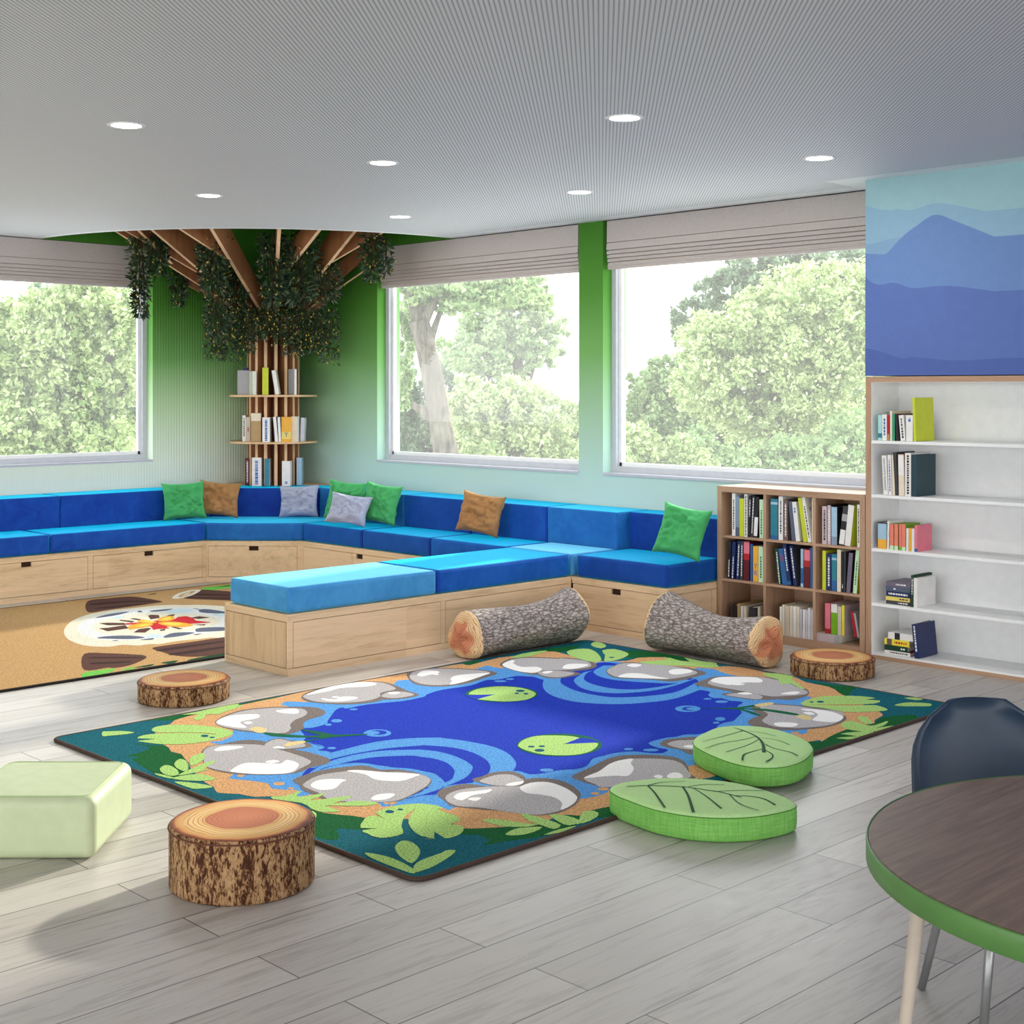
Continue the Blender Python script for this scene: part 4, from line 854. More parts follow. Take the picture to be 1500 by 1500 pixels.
sh = mb.build('shell', NAVY, o, True); md = sh.modifiers.new('s', 'SOLIDIFY'); md.thickness = .008; md.offset = 0
for sx_ in (-1, 1):
    for sy_ in (-1, 1):
        mb = MB(); mb.tube([(sx_*.11, sy_*.11, .362), (sx_*.17, sy_*.17, .002)], [.012, .010], 10); mb.build('leg', plain('chair_leg', (150, 150, 152), .35, .5, metal=.6), o, True)
# ================================================================== BOOKCASES AND BOOKS
bc = thing('cubby_bookcase', (-4.74, 7.03, 0), 'low wooden bookcase with nine cubbies full of books under the right window', 'bookcase')
Mi = Matrix.Translation((4.74, -7.03, 0))
def part(mb, name, mat, root, M_, **k):
    o = mb.build(name, mat, root, **k); o.data.transform(M_); return o
X0, X1, YK = -5.256, -4.222, YB-.012
def bx(*a):
    mb = MB(); mb.box(*a); return mb
part(bx(X0, X0+.034, YF, YK, 0, .914), 'side_panel', OAKZ, bc, Mi, bevel=.001, bseg=1)
part(bx(X1-.034, X1, YF, YK, 0, .914), 'side_panel', OAKZ, bc, Mi, bevel=.001, bseg=1)
part(bx(X0+.034, X1-.034, YF, YK, .878, .914), 'top_panel', OAK, bc, Mi, bevel=.001, bseg=1)
part(bx(X0+.034, X1-.034, YF, YK, 0, .05), 'bottom_panel', OAK, bc, Mi)
part(bx(X0+.034, X1-.034, YK-.008, YK, .05, .878), 'back_panel', OAK, bc, Mi)
DV = [X0+.034, -4.913, -4.894, -4.566, -4.548, X1-.034]
part(bx(-4.913, -4.894, YF+.001, YK-.008, .05, .878), 'divider', OAKZ, bc, Mi)
part(bx(-4.566, -4.548, YF+.001, YK-.008, .05, .878), 'divider', OAKZ, bc, Mi)
for a, b in ((DV[0], DV[1]), (DV[2], DV[3]), (DV[4], DV[5])):
    for z in (.599, .334): part(bx(a, b, YF+.001, YK-.008, z, z+.0145), 'shelf', OAK, bc, Mi)
ts_ = thing('tall_bookcase', (-3.70, 7.03, 0), 'tall white bookcase with oak edges below the blue mountain wall', 'bookcase')
Mi = Matrix.Translation((3.70, -7.03, 0)); T0, T1 = -4.217, -3.13
part(bx(T0, T0+.034, YF, YK, 0, 1.577), 'side_panel', OAKZ, ts_, Mi); part(bx(T1-.034, T1, YF, YK, 0, 1.577), 'side_panel', OAKZ, ts_, Mi)
part(bx(T0+.034, T1-.034, YF, YK, 1.546, 1.577), 'top_panel', OAK, ts_, Mi); part(bx(T0+.034, T1-.034, YF, YK, 0, .022), 'plinth', OAK, ts_, Mi)
mb = MB(); mb.box(T0+.034, T1-.034, YK-.01, YK, .022, 1.546); mb.box(T0+.034, T0+.037, YF+.004, YK-.01, .022, 1.546); mb.box(T1-.037, T1-.034, YF+.004, YK-.01, .022, 1.546); mb.box(T0+.034, T1-.034, YF+.004, YK-.01, 1.543, 1.546)
part(mb, 'lining', WHITE, ts_, Mi)
for z in (1.204, .902, .601, .296, .0225): part(bx(T0+.037, T1-.037, YF, YK-.01, z, z+(.0165 if z > .1 else .0115)), 'shelf', WHITE, ts_, Mi)

BC = dict(white=(232, 230, 228), cream=(226, 214, 192), black=(34, 32, 36), charcoal=(60, 58, 62), greyblue=(132, 148, 172), lime=(196, 206, 48), mint=(196, 226, 190), teal=(44, 124, 144), navy=(30, 44, 92), pinkgrey=(196, 178, 184), lightblue=(160, 192, 214),
          red=(176, 34, 44), pink=(226, 120, 140), blue=(44, 96, 152), orange=(232, 170, 60), brown=(110, 90, 84), purple=(110, 100, 122), green=(120, 176, 40), darkgreen=(22, 62, 44), yellow=(232, 216, 60), beige=(206, 194, 176), grey=(168, 166, 170), coral=(232, 128, 108), slate=(84, 94, 116), maroon=(92, 24, 36), kraft=(180, 150, 104), lilac=(206, 204, 216), paleteal=(170, 218, 216), darkteal=(32, 62, 72), emerald=(36, 150, 112), darkbrown=(70, 44, 38), palegreen=(200, 210, 186), butter=(226, 206, 110))
def bm_(c): return plain('cover_'+c, BC[c], .45, .35, .04)
PAGES = plain('book_pages', (236, 230, 216), .8, .1, .03)
INK = {k: plain('ink_'+k, c, .6, .2, .02) for k, c in dict(black=(30, 30, 34), white=(236, 236, 236), blue=(50, 96, 170), red=(190, 40, 44), green=(70, 120, 90)).items()}
def letters(body, size, mat, parent, M_, name='lettering'):
    cu = bpy.data.curves.new('tmp', 'FONT'); cu.body = body; cu.size = size; cu.align_x = 'CENTER'; cu.align_y = 'CENTER'
    ob = bpy.data.objects.new('tmp', cu); C.objects.link(ob)
    me = bpy.data.meshes.new_from_object(ob.evaluated_get(bpy.context.evaluated_depsgraph_get())); me.name = name
    bpy.data.objects.remove(ob); me.materials.clear(); me.materials.append(mat); me.transform(M_)
    o = bpy.data.objects.new(name, me); C.objects.link(o); o.parent = parent; return o
def book(loc, w, h, d, col, side=None, lean=0, rz=0, flat=False, bands=(), marks=None, label='', group='', text=None):
    """a book standing with its spine to -Y (or lying flat); bands = (from, to, colour) along the spine"""
    mats = [bm_(col), bm_(side or col)]; mb = MB(); e = .0035
    zz = [0]+[v for b in bands for v in b[:2]]+[1]; cut = sorted(set(round(z, 3) for z in zz))
    for a, b in zip(cut, cut[1:]):
        m = 0
        for b0, b1, c in bands:
            if a >= b0-.001 and b <= b1+.001:
                if bm_(c) not in mats: mats.append(bm_(c))
                m = mats.index(bm_(c))
        mb.box(-w/2, w/2, 0, e, h*a, h*b, m)
    mb.box(-w/2, -w/2+e*.7, e, d, 0, h, 1); mb.box(w/2-e*.7, w/2, e, d, 0, h, 1)
    o = mb.build('book', mats, None, fix=False)
    pg = MB(); pg.box(-w/2+e*.7, w/2-e*.7, e, d-.005, .004, h-.004); pg.build('pages', PAGES, o)
    if marks:
        mk = MB(); r = random.Random(int(w*1e5)+int(h*1e4)); z = h*marks[1]
        while z < h*marks[2]:
            l_ = r.uniform(.004, .016); mk.box(-w*.16, w*.16, -.0006, 0, z, min(z+l_, h*marks[2])); z += l_+.004
        mk.build('spine_print', INK[marks[0]], o)
    if text:
        for body, size, ink, Mt in text: letters(body, size, INK[ink], o, Mt)
    if flat:
        M = Matrix.Rotation(rz, 4, 'Z') @ Matrix.Rotation(-PI/2, 4, 'Y')
        o.rotation_euler = M.to_euler(); o.location = (loc[0], loc[1], loc[2]+w/2)
    else:
        M = Matrix.Rotation(rz, 4, 'Z') @ Matrix.Rotation(lean, 4, 'Y')
        lo = min((M @ v.co).z for v in o.data.vertices)
        o.rotation_euler = M.to_euler(); o.location = (loc[0], loc[1], loc[2]-lo+.0006)
    return tag(o, label, 'book', group)
ORD = ['first', 'second', 'third', 'fourth', 'fifth', 'sixth', 'seventh', 'eighth', 'ninth', 'tenth', 'eleventh', 'twelfth']
NICE = dict(greyblue='grey blue', pinkgrey='pinkish grey', lightblue='light blue', darkgreen='dark green', paleteal='pale teal', darkteal='dark teal', darkbrown='dark brown', palegreen='pale green', lime='lime green', butter='butter yellow', kraft='kraft brown')
CRB = dict(Q=(1050, 700, 9.375), R=(1150, 720, 9.375), T=(1060, 850, 1500/220), U=(1270, 540, 9.375), V=(1270, 660, 9.375), W=(1270, 820, 9.375))
def shelf_row(spec, z, yoff, where, group, depth=.2, xlim=None):
    """each book: crop x0 x1 top dxTop colour [side] -> standing books read from left to right"""
    yy = YF+yoff; n = 0
    for s in spec:
        cr = CRB[s[0]]; x0, x1, ty, dx = (float(v) for v in s[1:5]); col = s[5]; kw = dict(s[6]) if len(s) > 6 else {}
        pxa, pxb, pyt = cr[0]+x0/cr[2], cr[0]+x1/cr[2], cr[1]+ty/cr[2]
        a, b = atY(pxa, 800, yy).x, atY(pxb, 800, yy).x
        pm = (pxa+pxb)/2+dx/cr[2]; h = max(.06, atY(pm, pyt, yy).z-z)
        dX = atY((pxa+pxb)/2+dx/cr[2], 800, yy).x-(a+b)/2
        lean = math.atan2(dX, h); hh = math.hypot(h, dX)-.5*abs(math.sin(lean))*(b-a)
        w = max(.006, (b-a)*math.cos(lean)-.0008)
        xc = (a+b)/2+dX*.5
        o = book(((a+b)/2, yy, z), w, hh, depth, col, kw.get('side'), lean, bands=kw.get('bands', ()), marks=kw.get('marks'), text=kw.get('text'), group=group,
                 label='%s book, %s from left in %s' % (kw.get('nice', NICE.get(col, col)), ORD[n], where))
        mid = sum((o.matrix_basis @ v.co).x for v in o.data.vertices)/len(o.data.vertices)
        o.location.x += xc-mid; n += 1
V90 = lambda w, h, up=True: Matrix.Translation((0, -.0008, h)) @ Matrix.Rotation(PI/2, 4, 'X') @ Matrix.Rotation(PI/2 if up else -PI/2, 4, 'Z')
FR = lambda z: Matrix.Translation((0, -.0008, z)) @ Matrix.Rotation(PI/2, 4, 'X')
mkb = lambda a=.15, b=.85: ('black', a, b)
mkw = lambda a=.15, b=.8: ('white', a, b)
gB = 'books in the cubby bookcase'
wh = 'the %s cubby of the low bookcase'
shelf_row([('Q', 208, 255, 215, 0, 'white', dict(marks=mkb())), ('Q', 258, 308, 255, 0, 'greyblue', dict(bands=[(0, .22, 'slate')])), ('Q', 310, 372, 285, 0, 'lime'), ('Q', 377, 418, 225, 0, 'white', dict(marks=mkb(.03, .95))),
           ('Q', 424, 458, 248, 18, 'black', dict(marks=mkw(.5, .9))), ('Q', 462, 498, 252, 26, 'charcoal', dict(marks=mkw(.1, .95))), ('Q', 500, 548, 262, 30, 'black', dict(bands=[(.04, .5, 'white')])), ('Q', 585, 638, 300, 0, 'mint', dict(marks=('green', .1, .75)))],
          .6135, .012, wh % 'top left', gB)
shelf_row([('Q', 738, 836, 290, 0, 'teal', dict(bands=[(.0, .1, 'blue'), (.1, .4, 'teal'), (.86, .92, 'lightblue')])), ('Q', 848, 908, 255, 0, 'white', dict(marks=mkb(.15, .9))), ('Q', 916, 972, 300, 0, 'brown', dict(marks=mkw(.1, .9))), ('Q', 1030, 1080, 325, -48, 'slate', dict(side='black')),
           ('Q', 1086, 1142, 330, -55, 'white', dict(marks=('blue', .72, .85))), ('R', 252, 310, 85, -78, 'lime'), ('R', 316, 362, 80, -92, 'white', dict(marks=mkb(.1, .8), side='white', text=[('YOU', .034, 'black', Matrix.Translation((.0175, .05, .19)) @ Matrix.Rotation(PI/2, 4, 'Z') @ Matrix.Rotation(PI/2, 4, 'X')), ('R T', .034, 'black', Matrix.Translation((.0175, .05, .145)) @ Matrix.Rotation(PI/2, 4, 'Z') @ Matrix.Rotation(PI/2, 4, 'X'))])), ('R', 368, 381, 95, 0, 'cream')],
          .6135, .012, wh % 'top middle', gB)
shelf_row([('R', 508, 573, 205, 0, 'pinkgrey', dict(marks=mkb(.1, .9))), ('R', 583, 626, 190, 0, 'pinkgrey', dict(side='black', marks=mkw(.1, .9))), ('R', 634, 712, 215, 0, 'lightblue', dict(bands=[(0, .22, 'greyblue')], side='black')), ('R', 735, 805, 205, 62, 'charcoal', dict(bands=[(.03, .4, 'white'), (.4, .62, 'black'), (.62, .8, 'grey')], nice='black and white')),
           ('R', 822, 900, 190, 55, 'white', dict(bands=[(.0, .97, 'white')], side='lime', nice='white and lime')), ('R', 990, 1028, 180, 0, 'white', dict(marks=mkb(.1, .9)))], .6135, .012, wh % 'top right', gB)
shelf_row([('Q', 142, 182, 872, 14, 'black', dict(marks=mkw(.05, .5))), ('Q', 192, 236, 880, 22, 'navy', dict(marks=mkw(.02, .6))), ('Q', 262, 306, 868, 22, 'navy', dict(marks=mkw(.1, .9))), ('Q', 318, 356, 868, 10, 'charcoal', dict(marks=mkw(.1, .9))), ('Q', 366, 442, 868, 6, 'maroon', dict(bands=[(.52, .68, 'red'), (.68, .97, 'pink')], nice='pink red')), ('Q', 460, 492, 910, 0, 'blue', dict(side='navy')),
           ('Q', 498, 568, 940, 0, 'orange', dict(text=[('Y', .042, 'blue', FR(.092)), ('R', .042, 'blue', FR(.05))])), ('Q', 572, 636, 945, 0, 'mint', dict(marks=('green', .12, .72)))], .3488, .012, wh % 'centre left', gB)
shelf_row([('Q', 842, 888, 970, -50, 'darkgreen', dict(marks=mkw(.02, .9))), ('Q', 900, 970, 972, -58, 'blue', dict(marks=('red', .66, .85), side='navy')), ('Q', 982, 1034, 912, -72, 'navy', dict(marks=mkw(.35, .9), bands=[(.02, .1, 'blue')])), ('Q', 1056, 1104, 935, -66, 'navy', dict(side='charcoal', marks=mkw(.2, .95))),
           ('R', 214, 248, 790, 0, 'lightblue', dict(bands=[(.1, .5, 'blue')])), ('R', 260, 342, 788, 0, 'maroon', dict(bands=[(.54, .7, 'red'), (.7, .97, 'pink')], nice='pink and dark red')), ('R', 346, 378, 770, 0, 'blue', dict(side='navy'))], .3488, .012, wh % 'middle', gB)
shelf_row([('R', 512, 560, 815, 0, 'lime'), ('R', 566, 634, 858, 0, 'navy', dict(marks=mkw(.12, .9))), ('R', 640, 708, 862, 0, 'teal', dict(bands=[(.0, .28, 'blue'), (.84, .9, 'lightblue')])), ('R', 714, 766, 800, 0, 'cream'), ('R', 772, 804, 835, 0, 'black', dict(marks=('white', .1, .2))), ('R', 806, 828, 835, 4, 'charcoal'), ('R', 838, 892, 846, 40, 'purple', dict(side='black')), ('R', 930, 982, 808, 42, 'mint', dict(side='lime', marks=('green', .2, .75), nice='mint and lime'))],
          .3488, .012, wh % 'centre right', gB)
shelf_row([('T', 70, 84, 262, 0, 'charcoal'), ('T', 86, 130, 250, 0, 'black', dict(nice='short black')), ('T', 136, 166, 236, 0, 'kraft'), ('T', 170, 192, 262, 0, 'white'), ('T', 200, 226, 266, 0, 'cream'), ('T', 256, 322, 272, 0, 'charcoal', dict(nice='thick charcoal')), ('T', 340, 360, 268, 0, 'beige')], .0503, .012, wh % 'bottom left', gB, .24)
shelf_row([('T', x0, x1, ty, 0, c_) for x0, x1, ty, c_ in ((560, 582, 265, 'white'), (585, 609, 246, 'cream'), (612, 656, 256, 'beige'), (660, 691, 258, 'cream'), (694, 725, 262, 'white'), (728, 759, 266, 'cream'), (764, 780, 292, 'lilac'), (790, 814, 296, 'white'), (817, 839, 300, 'lilac'), (842, 862, 280, 'white'), (865, 880, 306, 'lilac'), (882, 892, 288, 'white'))], .0503, .012, wh % 'bottom middle', gB, .2)
book((-4.4, YF+.013, .0503), .046, .31, .25, 'grey', 'palegreen', flat=True, bands=[(.1, .9, 'pinkgrey')], label='flat grey and pink book under the standing ones in the bottom right cubby', group=gB)
_b = bpy.context.scene.objects
shelf_row([('T', 1012, 1064, 232, 0, 'pink', dict(bands=[(.0, .16, 'red')])), ('T', 1073, 1133, 240, 0, 'green', dict(bands=[(.72, 1, 'white')], side='beige', nice='white and green')), ('T', 1137, 1176, 262, 0, 'beige'), ('T', 1180, 1205, 252, 0, 'yellow', dict(side='pinkgrey')), ('T', 1306, 1334, 312, -40, 'red', dict(side='grey')), ('T', 1338, 1358, 330, -42, 'grey')], .0975, .03, wh % 'bottom right', gB, .2)
gT = 'books in the tall bookcase'
wt = 'the %s shelf of the tall white bookcase'
shelf_row([('U', 150, 204, 638, 0, 'paleteal', dict(bands=[(.1, .28, 'teal')])), ('U', 208, 272, 630, 0, 'white', dict(marks=('blue', .2, .85))), ('U', 276, 306, 636, 0, 'red', dict(bands=[(.0, .25, 'kraft')])), ('U', 315, 346, 585, 0, 'cream'), ('U', 350, 382, 622, 0, 'emerald', dict(side='maroon')), ('U', 404, 440, 640, -22, 'black'), ('U', 462, 530, 640, -30, 'white', dict(marks=mkb(.1, .9), nice='black sketched white')), ('U', 536, 630, 642, 0, 'white', dict(marks=('blue', .75, .9), nice='wide white')), ('U', 642, 676, 400, -22, 'lime')], 1.221, .012, wt % 'top', gT)
shelf_row([('V', 226, 290, 70, -26, 'white', dict(text=[('JOHANNA GULLICHSEN', .0165, 'black', V90(0, .115))])), ('V', 296, 342, 62, -14, 'white', dict(marks=('blue', .1, .9), nice='thin white')), ('V', 348, 384, 62, -10, 'cream'), ('V', 388, 432, 22, -34, 'charcoal'), ('V', 436, 514, 56, -12, 'cream', dict(bands=[(.5, .97, 'white')], side='red')), ('V', 520, 604, 36, 0, 'white', dict(marks=mkb(.05, .95), nice='black lettered white')), ('V', 612, 690, 60, 0, 'darkteal')], .919, .012, wt % 'second', gT)
shelf_row([('V', 150, 268, 990, -2, 'black', dict(bands=[(.0, .36, 'orange'), (.36, .96, 'lightblue')], nice='orange and blue')), ('V', 274, 300, 968, 6, 'white'), ('V', 312, 364, 1010, 0, 'coral', dict(bands=[(.0, .16, 'mint')], side='green')), ('V', 374, 426, 1010, 0, 'coral', dict(bands=[(.0, .16, 'mint')], side='green')), ('V', 440, 474, 1012, 0, 'coral', dict(bands=[(.0, .14, 'green')])), ('V', 477, 528, 1012, 0, 'coral', dict(bands=[(.0, .14, 'mint')], side='green')), ('V', 538, 570, 1070, 0, 'white'), ('V', 573, 610, 1066, 0, 'orange'), ('V', 613, 650, 1076, 0, 'white'), ('V', 653, 690, 1030, 0, 'pink', dict(bands=[(.0, .12, 'blue')]))], .617, .012, wt % 'third', gT, .16)
def pile(cr, items, z, where, group):
    c = CRB[cr]; n = 0
    for x0, x1, col, th, nice, kw in items:
        a, b = atY(c[0]+x0/c[2], 800, YF+.03).x, atY(c[0]+x1/c[2], 800, YF+.03).x
        book((b, YF+.03+kw.get('dy', 0), z), th, b-a, .2, col, kw.get('side'), flat=True, bands=kw.get('bands', ()), marks=kw.get('marks'), label='%s book lying %s in the pile on %s' % (nice, ['lowest', 'second from bottom', 'third from bottom', 'fourth from bottom', 'on top'][n] if n < len(items)-1 else 'on top', where), group=group)
        z += th+.0004; n += 1
pile('W', [(262, 590, 'charcoal', .02, 'dark', dict(marks=mkw(.1, .5))), (255, 592, 'butter', .022, 'yellow', dict(marks=mkb(.1, .45))), (262, 590, 'navy', .03, 'navy', dict(marks=mkw(.1, .9))), (258, 596, 'slate', .026, 'slate blue', dict(marks=mkw(.6, .7))), (262, 600, 'purple', .024, 'dusky purple', dict(marks=mkw(.2, .6)))], .3125, 'the fourth shelf', gT)
shelf_row([('W', 596, 634, 215, 8, 'darkgreen', dict(marks=mkw(.4, .9))), ('W', 640, 690, 255, 0, 'white')], .3125, .012, wt % 'fourth', gT)
pile('W', [(245, 592, 'white', .02, 'white', dict(marks=mkb(.1, .8), side='red')), (242, 552, 'darkgreen', .03, 'dark green', dict(marks=mkw(.1, .3))), (240, 582, 'yellow', .034, 'thick yellow', dict(bands=[(.7, .9, 'brown')], marks=('red', .1, .6))), (290, 652, 'white', .036, 'white', dict(bands=[(.55, .75, 'black')], side='white'))], .034, 'the lowest shelf', gT)
shelf_row([('W', 655, 720, 890, -44, 'navy', dict(marks=mkw(.2, .95)))], .034, .012, wt % 'lowest', gT)
# ================================================================== TREE BOOKCASE IN THE CORNER
TX, TY = -9.915, 6.805
tree = thing('tree_bookcase', (TX, TY, ZBK), 'plywood tree bookcase with spreading branches in the green corner', 'bookcase')
for k in range(16):
    th = R_(-90+YAW*180/PI-7.5+22.5*k); cs, sn = math.cos(th), math.sin(th); nrm = (-sn, cs, 0)
    mb = MB(); mb.plate([(r*cs, r*sn, z) for r, z in ((.10, 0), (.218, 0), (.218, 1.46), (.10, 1.46))], Vector(nrm)*.026, 0)
    sl_ = mb.build('trunk_slat', PLY, tree)
    mb = MB(); mb.plate([(r*cs, r*sn, z) for r, z in ((.2185, 0), (.221, 0), (.221, 1.46), (.2185, 1.46))], Vector(nrm)*.026, 0)
    mb.build('edge_strip', PLYL, sl_)          # pale plies on the outer edge, with the light on them painted in
    # branch: a tapering plank in the same radial plane, stopping short of wall, blind and ceiling edge
    def rlim(a):
        cs, sn, lim = math.cos(a), math.sin(a), 1.80
        if cs < -.02: lim = min(lim, (TX-XL-.03)/-cs)
        if sn > .02: lim = min(lim, (YB-.03-TY)/sn)
        dx_, dy_ = TX-ccx, TY-ccy
        b_ = dx_*cs+dy_*sn; return min(lim, -b_+math.sqrt(b_*b_-(dx_*dx_+dy_*dy_-(R-.06)**2)))
    lim = rlim(th)
    bot = [(.22, 1.41), (1.80, 2.262)]
    def zb(r):
        for (a, za), (c_, zc_) in zip(bot, bot[1:]):
            if r <= c_: return za+(zc_-za)*(r-a)/(c_-a)
        return bot[-1][1]
    def zt(r): return min(ZU-ZBK-.003, zb(max(r, .22))+.17+.06*r)
    rs = [.22]+[r for r, _ in bot if .22 < r < lim]+[lim]
    up = [(r, zt(r)) for r in sorted(set([.12, .22, 1.0, 1.3, 1.5, lim]), reverse=True) if r <= lim]
    P = [(.12, 1.36)]+[(r, zb(r)) for r in rs]+up
    def plank(P3, E3, nv):
        mb = MB(); mb.plate(P3, nv*.028, 0); o = mb.build('branch', PLY, tree)
        mb = MB()
        for a, b in zip(E3, E3[1:]): mb.plate([a-Vector((0, 0, .0016)), b-Vector((0, 0, .0016)), b+Vector((0, 0, .0012)), a+Vector((0, 0, .0012))], nv*.028, 0)
        mb.build('edge_strip', PLYL, o)  # pale bottom edge has the light on it painted in
    jit = R_(random.uniform(-4, 4)) if lim > .7 else 0; c2, s2 = math.cos(th+jit), math.sin(th+jit)
    V3 = lambda r, z: Vector((r*c2, r*s2, z))
    lim = min(lim, rlim(th+jit))
    plank([V3(min(r, lim), z) for r, z in P], [V3(min(r, lim), zb(min(r, lim))) for r in rs], Vector((-s2, c2, 0)))
    if lim > 1.2:   # a forked side plank leaving the main branch
        r0 = .70 if k % 2 else .95; sg = 1 if (k*7) % 3 else -1; a2 = th+jit+sg*R_(15); l2 = min(lim, rlim(a2))*.97
        A0, B0 = V3(r0, 0)+Vector((-s2, c2, 0))*sg*.03, Vector((l2*math.cos(a2), l2*math.sin(a2), 0))
        up_ = Vector((0, 0, 1)); dd = (B0-A0).normalized(); zA, zB = zb(r0)+.02, min(zb(l2), ZU-ZBK-.03)
        plank([A0+up_*zA, B0+up_*zB, B0+up_*(ZU-ZBK-.003), A0+up_*(min(zA+.2, ZU-ZBK-.004))], [A0+up_*zA, B0+up_*zB], Vector((-dd.y, dd.x, 0)))
for z, nm in ((1.463, 'round_shelf'), (1.072, 'round_shelf')):
    mb = MB(); mb.lathe([(.0001, z-ZBK-.017), (.366, z-ZBK-.017), (.369, z-ZBK-.015), (.369, z-ZBK-.002), (.366, z-ZBK), (.0001, z-ZBK)], 72); mb.build(nm, wood('shelf_ply', (222, 184, 144), (204, 164, 124), 'x', bands=False), tree, fix=True)
mb = MB(); mb.prism([(XL+.004-TX, 6.376-TY), (-9.478-TX, YB-.004-TY), (XL+.004-TX, YB-.004-TY)], -.022, -.0005); mb.build('corner_ledge', wood('shelf_ply', 0, 0), tree)
mb = MB(); mb.lathe([(.0001, 1.40), (.40, 1.42), (.40, 1.44), (.0001, 1.44)], 40)
o = mb.build('planter_tray', PLY, tree)
for v in o.data.vertices:   # the tray stops at the two walls
    v.co.x = max(v.co.x, XL+.01-TX); v.co.y = min(v.co.y, YB-.01-TY)

# books on the tree shelves, spines towards the room
gR = 'books on the tree bookcase'
def tbook(x0, x1, ty, by, D, col, nice, where, side=None, lean=0, bands=(), marks=None, ori=0, d=.15, text=None, z=None):
    xa, xb = 330+x0/6.8182, 330+x1/6.8182; p = atD((xa+xb)/2, 570, D)
    w = (xb-xa)*D/F; h = (by-ty)/6.8182*D/F
    z = {'the top shelf': 1.463, 'the second shelf': 1.072}.get(where, .70)
    book((p.x, p.y, z), w, h, d, col, side, lean, YAW+ori, bands=bands, marks=marks, text=text, label='%s book on %s of the tree bookcase' % (nice, where), group=gR)
tbook(122, 240, 293, 537, 11.66, 'grey', 'wide grey', 'the top shelf', bands=(), d=.05)
tbook(176, 226, 265, 537, 11.76, 'navy', 'small dark tipped', 'the top shelf', bands=[(0, .88, 'grey')], d=.05)
tbook(275, 312, 300, 537, 11.56, 'white', 'white', 'the top shelf', 'palegreen', ori=R_(28), d=.1)
tbook(370, 430, 265, 537, 11.55, 'lime', 'lime green', 'the top shelf', ori=R_(8), d=.1)
tbook(500, 538, 292, 537, 11.55, 'white', 'leaning white', 'the top shelf', 'palegreen', lean=R_(-9), d=.1)
tbook(690, 714, 280, 537, 11.58, 'white', 'pale green edged', 'the top shelf', 'grey', ori=R_(40), d=.1)
tbook(172, 204, 750, 1010, 11.66, 'white', 'leftmost white', 'the second shelf', 'beige', marks=mkb(.2, .9), d=.1)
tbook(207, 250, 766, 1010, 11.66, 'beige', 'beige', 'the second shelf', marks=('red', .4, .6), d=.1)
tbook(256, 355, 720, 1008, 11.60, 'kraft', 'big kraft brown', 'the second shelf', bands=[(.72, .98, 'cream')], d=.06)
tbook(370, 445, 770, 1016, 11.53, 'white', 'wide white', 'the second shelf', marks=('blue', .05, .9), d=.1)
tbook(498, 528, 765, 1016, 11.53, 'white', 'leaning black and white', 'the second shelf', 'black', lean=R_(-5), d=.1)
tbook(534, 558, 768, 1016, 11.53, 'white', 'thin white', 'the second shelf', lean=R_(-3), d=.1)
tbook(562, 655, 765, 1016, 11.53, 'orange', 'yellow orange', 'the second shelf', bands=[(.12, .4, 'butter')], d=.08, text=[('Y', .05, 'blue', FR(.06))])
tbook(660, 720, 756, 1010, 11.56, 'cream', 'cream', 'the second shelf', 'white', d=.1)
tbook(748, 786, 766, 1003, 11.66, 'lilac', 'rightmost lilac grey', 'the second shelf', lean=R_(2), d=.1)
tbook(198, 242, 1155, 1425, 11.72, 'maroon', 'dark red', 'the lowest ledge', marks=mkw(.1, .9), d=.1)
tbook(265, 360, 1155, 1440, 11.62, 'white', 'thick white', 'the lowest ledge', marks=('blue', .05, .9), d=.1)
tbook(392, 440, 1165, 1440, 11.62, 'teal', 'teal', 'the lowest ledge', 'white', d=.1)
tbook(566, 650, 1190, 1440, 11.62, 'white', 'right hand white', 'the lowest ledge', marks=('blue', .1, .2), d=.1)
tbook(712, 762, 1155, 1430, 11.72, 'lightblue', 'light blue', 'the lowest ledge', d=.1)

